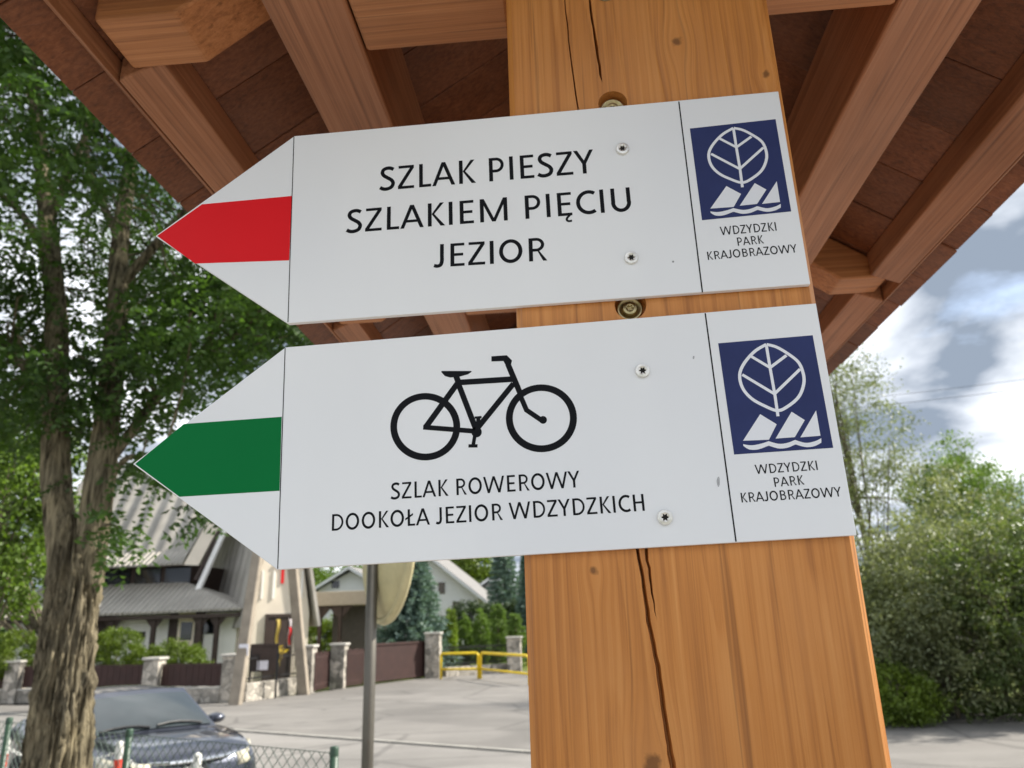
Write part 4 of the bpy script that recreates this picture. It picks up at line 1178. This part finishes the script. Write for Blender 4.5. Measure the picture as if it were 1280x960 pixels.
house('far_house', 'small white house with low roof above the carport', 60, 398, 478, 736, 712, 9, True, ((415, 726, 424, 735),))
house('flat_house', 'grey house with low roof right of the gabled house', 66, 585, 640, 745, 726, 9)
# blue spruces
def spruce(label, px, py_base, py_top, Y, rb, seed, m=M_spruce, nwh=26):
    b = at(px, py_base, Y); top_ = at(px, py_top, Y).z
    t = thing('blue_spruce', label, 'tree', (b.x, Y, 0), 'spruces by the houses'); r = np.random.default_rng(seed)
    P = []; Dd = []
    for w in range(nwh):
        z = .5 + (top_ - .5) * (w / nwh); R = rb * (1 - w / nwh) ** .8
        nb_ = 13
        for k in range(nb_):
            an = 2 * math.pi * (k + r.random() * .7) / nb_; L_ = R * r.uniform(.75, 1.1)
            n_ = int(30 + L_ * 42)
            u = r.uniform(.12, 1, n_) ** .8
            base = np.stack([b.x + np.cos(an) * u * L_, Y + np.sin(an) * u * L_, z - .28 * u * L_ + .18 * (u ** 3) * L_], 1)
            base += r.normal(size=base.shape) * np.array([.08, .08, .035]) * (.5 + .25 * L_)
            d = unit(np.array([math.cos(an), math.sin(an), -.1]) + r.normal(size=base.shape) * .6)
            P.append(base); Dd.append(d)
    P = np.concatenate(P); Dd = np.concatenate(Dd)
    o = quads_mesh('crown', leaves(P, Dd, .24, .07, .1), m, t); o['kind'] = 'stuff'
    kidof(MB().tube([(b.x, Y, -.03), (b.x, Y, top_)], [.16, .02], 8).build('trunk', M_bark2), t)
spruce('broad blue spruce standing behind the driveway gate', 512, 806, 655, 35, 2.05, 5)
spruce('dark spruce rising behind the clipped thujas', 632, 800, 655, 50, 1.7, 6)
spruce('blue spruce beside the timber post, half hidden', 661, 805, 690, 42, 0.8, 7)
for i, (px, py, Y, rr, hh, m, lb) in enumerate(((563, 764, 36, .30, 1.9, M_thuja_l, 'pale green slim thuja beside the gate pillar'), (581, 770, 38, .34, 2.2, M_thuja, 'dark slim thuja beside the pale one'), (601, 763, 37, .37, 2.3, M_thuja, 'rounded column thuja in the garden, second from the spruce'),
        (622, 755, 38, .42, 2.6, M_thuja, 'tallest rounded thuja before the dark spruce'), (644, 766, 37, .38, 2.2, M_thuja, 'rounded thuja beside the end pillar'))):
    p = at(px, py, Y); t = thing('thuja', lb, 'shrub', (p.x, Y, 0), 'clipped thujas in the garden')
    crown((p.x, Y, p.z * .5), (rr, rr, p.z * .5), 330, 34, .045, .07, .045, m, t, 150 + i, -.4, .8)
    kidof(MB().tube([(p.x, Y, -.03), (p.x, Y, p.z * .8)], [.06, .02], 6).build('trunk', M_bark2), t)
hd = thing('clipped_hedge', 'dark green hedge behind the thujas', 'hedge', tuple(at(610, 800, 46))); hd.location.z = 0
q = at(616, 760, 46); crown((q.x, 46, 1.6), (3.4, .9, 1.7), 520, 40, .16, .14, .09, leaf_mat('deep_hedge_leaf', S(50, 70, 42), .15), hd, 170, 0, .7)
for i, (px, py, Y, rr, m) in enumerate(((574, 690, 75, 3.0, M_hedge), (440, 722, 80, 3.2, M_lime), (392, 722, 85, 3.0, M_lime), )):
    p = at(px, py, Y)
    simple_tree('garden_tree', ('distant leafy tree above the gabled house', 'pale tree above the far house', 'pale tree above the carport')[i], (p.x, Y, 0), p.z, (p.x, Y, p.z - rr * .6), (rr, rr, rr * .9), m, 160, 50, .5, .35, .22, 180 + i, .2, 'trees behind the houses')
# yellow railing
M_yel = plain('yellow_paint', S(232, 200, 30), .4, var=.08)
for (u0, v0, u1, v1, t0, t1, m0, m1, lb) in ((551, 850, 598, 849.5, 820, 819.5, 838.5, 838.5, 'yellow tube railing frame next to the gate pillar'), (601, 849.5, 662, 858, 819, 827, 838.5, 849, 'longer yellow tube railing frame running behind the post')):
    a, b = gnd(u0, v0), gnd(u1, v1); t = thing('yellow_railing', lb, 'railing', tuple((a + b) / 2), 'yellow railings at the yard edge'); hh = 1.0
    P = [a, a + Vector((0, 0, hh - .08)), a.lerp(b, .03) + Vector((0, 0, hh)), a.lerp(b, .97) + Vector((0, 0, hh)), b + Vector((0, 0, hh - .08)), b]
    kidof(MB().tube(P, .05, 8).build('frame', M_yel, smooth=True), t)
    kidof(MB().tube([a + Vector((0, 0, .40)), b + Vector((0, 0, .40))], .042, 8).build('rail', M_yel, smooth=True), t)

# ------------------------------------------------------------------ street mirror on its pole
M_pole = plain('grey_steel', S(104, 100, 92), .45, .6, var=.15)
M_shell = plain('olive_shell', S(196, 186, 144), .5, var=.15, scale=8)
mp = at(459, 960, 4.4)
mir = thing('street_mirror', 'cream backed round street mirror on a grey pole', 'traffic mirror', (mp.x, 4.4, 0))
kidof(MB().tube([(mp.x, 4.4, -.05), (mp.x, 4.4, 3.1)], .032, 14).build('pole', M_pole, smooth=True), mir)
mc = at(482, 690, 4.56)
Mr = Matrix.Translation(mc) @ Matrix.Rotation(math.radians(-58), 4, 'Z') @ Matrix.Rotation(math.radians(86), 4, 'X')
kidof(MB().lathe([(.001, .095), (.12, .09), (.24, .07), (.33, .035), (.385, .0), (.40, -.03)], 36, Mr).build('back_shell', M_shell, smooth=True), mir)
kidof(MB().lathe([(.372, -.031), (.372, -.046), (.415, -.046), (.425, -.03), (.415, .002), (.392, .002)], 36, Mr).build('rim', M_shell, smooth=True), mir)
kidof(MB().lathe([(.001, -.075), (.15, -.07), (.28, -.055), (.371, -.033)], 36, Mr).build('mirror_glass', plain('mirror', S(220, 222, 224), .05, 1.0, var=.02), smooth=True), mir)
for z in (mc.z - .12, mc.z + .12): kidof(MB().tube([(mp.x, 4.4, z), (mp.x + (mc.x - mp.x) * .7, 4.4 + (mc.y - 4.4) * .7, z)], .016, 8).build('bracket', M_pole), mir)

# ------------------------------------------------------------------ chain link fence
M_fgreen = plain('green_coated_wire', S(46, 72, 56), .45, var=.1)
M_wire = plain('pale_green_wire', S(82, 98, 88), .45, var=.1)
FP = [at(12, 898, 5.55), at(162, 912, 4.75), at(418, 935, 3.92)]
FP = [Vector((p.x, p.y, 0)) for p in FP]; FP = [FP[0] + (FP[0] - FP[1])] + FP
cl = thing('chain_link_fence', 'green chain link fence with steel posts before the parked car', 'fence', tuple(FP[2]))
for p in FP:
    po = kidof(MB().tube([(p.x, p.y, -.05), (p.x, p.y, 1.56)], .021, 10).build('post', M_fgreen, smooth=True), cl)
    MB().lathe([(.0225, 1.53), (.0225, 1.566), (.019, 1.572), (.001, 1.573)], 10, Matrix.Translation((p.x, p.y, 0))).build('cap', M_fgreen, po, smooth=True)
    po.children[0].matrix_parent_inverse = Matrix()
wm = MB()
for i in range(3):
    a, b = FP[i], FP[i + 1]; Lh = (b - a).length; d = (b - a) / Lh; hgt = 1.515; st = .07
    def W(u, z): return a + d * u + Vector((0, 0, .03 + z))
    for s_ in (1, -1):
        k = -hgt
        while k < Lh + hgt:
            u0, u1 = (k, k + hgt) if s_ > 0 else (k + hgt, k)
            z0, z1 = 0.0, hgt
            # clip to the panel
            du = u1 - u0
            t0, t1 = 0.0, 1.0
            for lim, sign_ in ((0.0, 1), (Lh, -1)):
                f0, f1 = (u0 - lim) * sign_, (u1 - lim) * sign_
                if f0 < 0 and f1 < 0: t0, t1 = 1, 0
                elif f0 < 0: t0 = max(t0, f0 / (f0 - f1))
                elif f1 < 0: t1 = min(t1, f0 / (f0 - f1))
            if t1 - t0 > .02:
                wm.tube([W(u0 + du * t0, hgt * t0) + Vector((0, .003 * s_, 0)), W(u0 + du * t1, hgt * t1) + Vector((0, .003 * s_, 0))], .0024, 3, False)
            k += st
    for z in (.06, .7, 1.512): wm.tube([W(0, z), W(Lh, z)], .002, 4, False)
kidof(wm.build('wire_mesh', M_wire), cl)['kind'] = 'stuff'
# red and white barrier posts with a hanging chain
M_rw_r = plain('barrier_red', S(206, 62, 40), .5, var=.1); M_rw_w = plain('barrier_white', S(220, 220, 214), .5, var=.1)
BPp = [at(-120, 930, 7.9), at(8, 925, 7.75), at(150, 930, 7.35), at(247, 945, 6.85), at(345, 972, 6.2)]
gb = 'barrier posts before the parked car'
for i, p in enumerate(BPp):
    t = thing('barrier_post', ['red and white barrier post far behind the chain link fence', 'red and white barrier post just beyond the end fence post', 'red and white barrier post beside the forked trunk', "red and white barrier post before the car's bumper", 'red and white barrier post where the chain ends'][i], 'post', (p.x, p.y, 0), gb)
    for k in range(9):
        z0 = p.z * k / 9; MB().tube([(0, 0, z0), (0, 0, p.z * (k + 1) / 9 - .0005)], .035, 12).build('band', M_rw_w if k % 2 == 0 else M_rw_r, t, smooth=False)
    MB().lathe([(.036, p.z), (.034, p.z + .015), (.001, p.z + .03)], 12).build('cap', M_rw_w, t, smooth=True)
for i in range(4):
    a, b = BPp[i] - Vector((0, 0, .06)), BPp[i + 1] - Vector((0, 0, .06))
    def cat_(t): return a.lerp(b, t) - Vector((0, 0, .5 * t * (1 - t)))
    n_ = int((b - a).length / .042); mb = MB()
    for k in range(n_):
        p, q = cat_(k / n_), cat_((k + 1.3) / n_); m_ = (p + q) / 2; d = (q - p) / 2
        up_ = Vector((0, 0, 1)) if k % 2 else Vector((d.y, -d.x, 0)).normalized(); s_ = d.normalized().cross(up_).normalized() * .012
        mb.tube([m_ + d * .9, m_ + d * .5 + s_, m_ - d * .5 + s_, m_ - d * .9, m_ - d * .5 - s_, m_ + d * .5 - s_, m_ + d * .9], .0042, 5)
    o = mb.build('barrier_chain', M_rw_w); tag(o, ['white plastic chain at the far left of the barrier', 'white plastic chain passing behind the forked trunk', "white plastic chain hanging before the car's headlight", "white plastic chain beside the car's front corner"][i], 'chain', 'chains between the barrier posts')

# ------------------------------------------------------------------ the parked car
def paint():
    n = NT('car_paint_navy'); n.col(S(58, 62, 74)); n.b.inputs['Coat Weight'].default_value = 1.0; n.b.inputs['Coat Roughness'].default_value = .04
    return n.fin(.32, .55, .5, 1.0)
M_paint = paint()
M_cglass = plain('car_glass', S(46, 54, 56), .05, var=.25, scale=1.6, spec=1.0); M_tyre = plain('tyre_rubber', S(28, 28, 30), .85); M_rim = plain('alloy', S(170, 172, 176), .3, .9)
M_chrome = plain('chrome', S(216, 218, 220), .12, 1.0, var=.02); M_plast = plain('black_plastic', S(26, 27, 30), .5); M_lamp = plain('headlamp_lens', S(206, 200, 178), .08, var=.25, scale=20, spec=.9)
fc = at(250, 930, 8.75); ang = math.radians(-40)
fw = Vector((math.cos(ang), math.sin(ang), 0)); cc_ = Vector((fc.x, fc.y, 0)) - fw * 2.2
car = thing('parked_car', 'dark navy blue saloon car parked behind the chain link fence', 'car', tuple(cc_), None, ang)
st = [(-2.25, .62, .42, .80, .90), (-2.15, .78, .26, .98, .74), (-1.75, .86, .22, 1.05, .76), (-1.0, .88, .20, 1.03, .80), (0.0, .885, .20, 1.0, .82), (.9, .88, .20, .98, .82), (1.25, .88, .20, .97, .80), (1.70, .86, .20, .935, .76), (1.96, .81, .21, .885, .68), (2.10, .68, .24, .80, .58), (2.17, .52, .32, .70, .46)]
# each: x, half width, underside z, top z, half width of the flat top
cs_n = 9
def csec(w, zb, zt, wt):
    h = zt - zb
    half = [(0.0, zb), (w * .8, zb), (w * .97, zb + h * .12), (w, zb + h * .45), (w * .985, zb + h * .70), (max(wt, w * .90), zb + h * .90), (wt * .96, zb + h * .985), (wt * .55, zt + .012), (0.0, zt + .02)]
    return half + [(-y, z) for y, z in half[-2:0:-1]]
bm_ = MB(); K = len(csec(1, 0, 1, .8))
Xs = []
for i in range(len(st) - 1):
    for k in range(4):
        t = k / 4
        a = [st[max(i - 1, 0)], st[i], st[i + 1], st[min(i + 2, len(st) - 1)]]
        Xs.append(tuple(.5 * (2 * p1 + (p2 - p0) * t + (2 * p0 - 5 * p1 + 4 * p2 - p3) * t * t + (3 * p1 - p0 - 3 * p2 + p3) * t ** 3) for p0, p1, p2, p3 in zip(*a)))
Xs.append(st[-1])
def wheel_arch(x, z, y):
    for wx_ in (-1.32, 1.36):
        r = math.hypot(x - wx_, z - .31)
    return z
for (x, w, zb, zt, wt) in Xs:
    for y, z in csec(w, zb, zt, wt): bm_.v.append((x, y, z))
for i in range(len(Xs) - 1):
    for k in range(K):
        q = (k + 1) % K; bm_.f.append((i * K + k, (i + 1) * K + k, (i + 1) * K + q, i * K + q))
bm_.f.append(tuple(range(K))); bm_.f.append(tuple(range((len(Xs) - 1) * K, len(Xs) * K))[::-1])
body = bm_.build('body', M_paint, car, smooth=True)
# greenhouse: base corners and roof corners
def bil(p, bulge, nrm):
    a, b, c, d = [Vector(q) for q in p]
    return lambda u, v: (a.lerp(b, u)).lerp(d.lerp(c, u), v) + Vector(nrm) * bulge * (1 - (2 * u - 1) ** 2) * (0.4 + .6 * (1 - (2 * v - 1) ** 2))
bf, rf, rr_, br2 = .98, .22, -1.0, -1.80
zb_, zr_ = .975, 1.44
cor = {'bfl': (bf, .74, zb_), 'bfr': (bf, -.74, zb_), 'rfl': (rf, .585, zr_ - .025), 'rfr': (rf, -.585, zr_ - .025), 'rrl': (rr_, .565, zr_ - .03), 'rrr': (rr_, -.565, zr_ - .03), 'bbl': (br2, .70, 1.03), 'bbr': (br2, -.70, 1.03)}
gh = MB()
faces = (('bfl', 'bfr', 'rfr', 'rfl', .10, (.6, 0, .35)), ('rfl', 'rfr', 'rrr', 'rrl', .045, (0, 0, 1)), ('rrl', 'rrr', 'bbr', 'bbl', .07, (-.5, 0, .4)), ('bfl', 'rfl', 'rrl', 'bbl', .0, (0, 1, 0)), ('bfr', 'rfr', 'rrr', 'bbr', .0, (0, -1, 0)))
for a, b, c, d, bl, nn in faces: gh.grid(bil([cor[a], cor[b], cor[c], cor[d]], bl, nn), 10, 8)
gho = gh.build('cabin', M_paint, car, smooth=True)
def inset(p, m, bulge, nrm, off, du=(.06, .94), dv=(.07, .93)):
    f = bil([cor[q] for q in p], bulge, nrm); o = Vector(off)
    return MB().grid(lambda u, v: f(du[0] + (du[1] - du[0]) * u, dv[0] + (dv[1] - dv[0]) * v) + o, 10, 8)
inset(('bfl', 'bfr', 'rfr', 'rfl'), None, .10, (.6, 0, .35), (.010, 0, .010), (.035, .965), (.05, .86)).build('windscreen', M_cglass, car, smooth=True)
inset(('rrl', 'rrr', 'bbr', 'bbl'), None, .07, (-.5, 0, .4), (-.010, 0, .010), (.05, .95), (.08, .92)).build('rear_window', M_cglass, car, smooth=True)
for s_, L_ in ((1, 'l'), (-1, 'r')):
    def P(x, z):
        t = (z - zb_) / (zr_ - zb_); y = .735 + (.58 - .735) * t
        return (x, s_ * (y + .012), z)
    for pts in (((.72, 1.01), (.19, 1.36), (-.36, 1.375), (-.36, 1.02)), ((-.43, 1.02), (-.43, 1.375), (-.98, 1.36), (-1.45, 1.09), (-1.4, 1.04))):
        q = [P(*p) for p in pts]; MB().poly(q if s_ < 0 else q[::-1]).build('side_window', M_cglass, car)
    # doors' shut lines and handles
    for x in (.78, -.40, -1.30): MB().tube([(x, s_ * .889, .30), (x, s_ * .889, .72), (x, s_ * .862, .92)], .004, 4).build('door_gap', M_plast, car)
    for x in (-.2, -1.1): MB().box(x - .1, x + .1, min(s_ * .875, s_ * .91), max(s_ * .875, s_ * .91), .80, .825).build('door_handle', M_paint, car, bevel=.008)
    # mirror
    mb = MB().lathe([(.001, .11), (.05, .10), (.085, .05), (.095, -.02), (.085, -.06), (.001, -.065)], 14, Matrix.Translation((.60, s_ * .90, 1.03)) @ Matrix.Rotation(math.radians(90), 4, 'Y') @ Matrix.Diagonal((.72, 1.25, 1, 1)))
    mo = mb.build('wing_mirror', M_paint, car, smooth=True); MB().box(.58, .66, min(s_ * .74, s_ * .86), max(s_ * .74, s_ * .86), .985, 1.02).build('mirror_arm', M_plast, mo)
    # headlamp wrapping round the corner
    hl = []
    for k in range(7):
        t = k / 6; x = 2.125 - .50 * t ** 1.6; y = s_ * (.47 + .375 * t ** .75)
        hl.append(((x, y, .67 + .05 * t), (x - .05, y * .985, .79 + .07 * t)))
    mb = MB(); n0 = 0
    for lo, hi in hl: mb.v += [(lo[0] + .035, lo[1] + s_ * .012, lo[2]), (hi[0] + .03, hi[1] + s_ * .012, hi[2])]
    mb.f += [(2 * k, 2 * k + 2, 2 * k + 3, 2 * k + 1) if s_ > 0 else (2 * k, 2 * k + 1, 2 * k + 3, 2 * k + 2) for k in range(6)]
    ho = mb.build('headlight', M_lamp, car, smooth=True)
    sm_ = ho.modifiers.new('solid', 'SOLIDIFY'); sm_.thickness = .05; sm_.offset = 0
    MB().lathe([(.001, .02), (.05, .015), (.055, .0)], 14, Matrix.Translation((2.08, s_ * .62, .38)) @ Matrix.Rotation(math.radians(90), 4, 'Y')).build('fog_light', M_lamp, car)
    for x in (-1.32, 1.36):
        MY = Matrix.Translation((x, s_ * .80, .315)) @ Matrix.Rotation(-s_ * math.radians(90), 4, 'X')
        w = MB().lathe([(.21, -.11), (.29, -.11), (.312, -.08), (.315, 0), (.312, .075), (.29, .105), (.22, .105)], 30, MY).build('wheel', M_tyre, car, smooth=True)
        rm = MB().lathe([(.21, .09), (.20, .05), (.19, .03), (.001, .03)], 30, MY)
        for k in range(7):
            a_ = 2 * math.pi * k / 7; rm.hexa([MY @ Vector(q) for q in [(math.cos(a_ - .16) * .05, math.sin(a_ - .16) * .05, .031), (math.cos(a_ + .16) * .05, math.sin(a_ + .16) * .05, .031), (math.cos(a_ + .1) * .20, math.sin(a_ + .1) * .20, .031), (math.cos(a_ - .1) * .20, math.sin(a_ - .1) * .20, .031), (math.cos(a_ - .16) * .05, math.sin(a_ - .16) * .05, .09), (math.cos(a_ + .16) * .05, math.sin(a_ + .16) * .05, .09), (math.cos(a_ + .1) * .20, math.sin(a_ + .1) * .20, .085), (math.cos(a_ - .1) * .20, math.sin(a_ - .1) * .20, .085)]])
        rm.build('rim', M_rim, w)
    wf = bil([cor[q] for q in ('bfl', 'bfr', 'rfr', 'rfl')], .10, (.6, 0, .35)); ws = .12 if s_ > 0 else .56
    MB().tube([wf(ws + t * .38, .07 + .05 * t * (1 - t) * 4 + .02 * t) + Vector((.022, 0, .022)) for t in (0, .25, .5, .75, 1)], .013, 6).build('wiper', M_plast, car)
# grille with chrome bar, lower intake, plate, bonnet gap
gr = MB().grid(lambda u, v: (2.19 - .10 * (2 * u - 1) ** 2 + .0 - .02 * v, (u - .5) * .95, .62 + .14 * v), 10, 2).build('grille', M_plast, car)
MB().tube([(2.07, -.52, .795), (2.16, -.3, .785), (2.195, 0, .78), (2.16, .3, .785), (2.07, .52, .795)], .018, 8).build('chrome_strip', M_chrome, gr)
MB().tube([(2.08, -.48, .645), (2.18, -.3, .635), (2.215, 0, .63), (2.18, .3, .635), (2.08, .48, .645)], .014, 8).build('chrome_strip', M_chrome, gr)
MB().grid(lambda u, v: (2.185 - .10 * (2 * u - 1) ** 2, (u - .5) * 1.05, .30 + .14 * v), 10, 2).build('lower_intake', M_plast, car)
MB().box(2.205, 2.22, -.26, .26, .47, .58).build('number_plate', M_paper, car, bevel=.004)
MB().tube([(.99, .73, .985), (1.4, .76, .962), (1.85, .68, .905), (2.03, .55, .845)], .005, 4).build('bonnet_gap', M_plast, car)
MB().tube([(.99, -.73, .985), (1.4, -.76, .962), (1.85, -.68, .905), (2.03, -.55, .845)], .005, 4).build('bonnet_gap', M_plast, car)

# ------------------------------------------------------------------ overhead wires on the right
M_cable = plain('black_cable', S(40, 40, 44), .6)
pole_a, pole_b = Vector((3.0, 42, 0)), Vector((38, 30, 0))
for p, lb in ((pole_a, 'concrete utility pole hidden behind the shelter post'), (pole_b, 'concrete utility pole beyond the shrubs')):
    t = thing('utility_pole', lb, 'utility pole', tuple(p), 'utility poles'); MB().tube([(0, 0, -.1), (0, 0, 13.6)], [.17, .1], 10).build('shaft', M_conc, t, smooth=True)
    MB().box(-.9, .9, -.05, .05, 13.0, 13.1).build('cross_arm', M_conc, t)
for k, dz in enumerate((0.0, .45)):
    a, b = pole_a + Vector((0, 0, 13.1 - dz)), pole_b + Vector((0, 0, 13.1 - dz))
    o = MB().tube([a.lerp(b, i / 20) - Vector((0, 0, 3.0 * (i / 20) * (1 - i / 20))) for i in range(21)], .011, 5).build('power_cable', M_cable)
    tag(o, ['upper black power cable sagging across the cloudy sky', 'lower black power cable sagging across the cloudy sky'][k], 'cable', 'power cables')

# ------------------------------------------------------------------ far woodland closing the view
wp = []; wr = np.random.default_rng(77)
for k in range(230):
    an = -1.35 + 2.7 * k / 230 + wr.uniform(-.01, .01); R_ = wr.uniform(150, 200); hh = wr.uniform(6, 12) * (1 if abs(an) > .02 else .8)
    c_ = np.array([math.sin(an) * R_, math.cos(an) * R_, hh * .5]); d_ = unit(wr.normal(size=(150, 3)))
    wp.append(c_ + d_ * wr.uniform(.5, 1, (150, 1)) * np.array([4.5, 4.5, hh * .52]))
wp = np.concatenate(wp); wd = unit(wr.normal(size=wp.shape))
wo = quads_mesh('woodland', leaves(wp, wd, 1.5, 1.0), M_dkleaf); tag(wo, 'distant belt of green woodland along the horizon', kind='stuff')
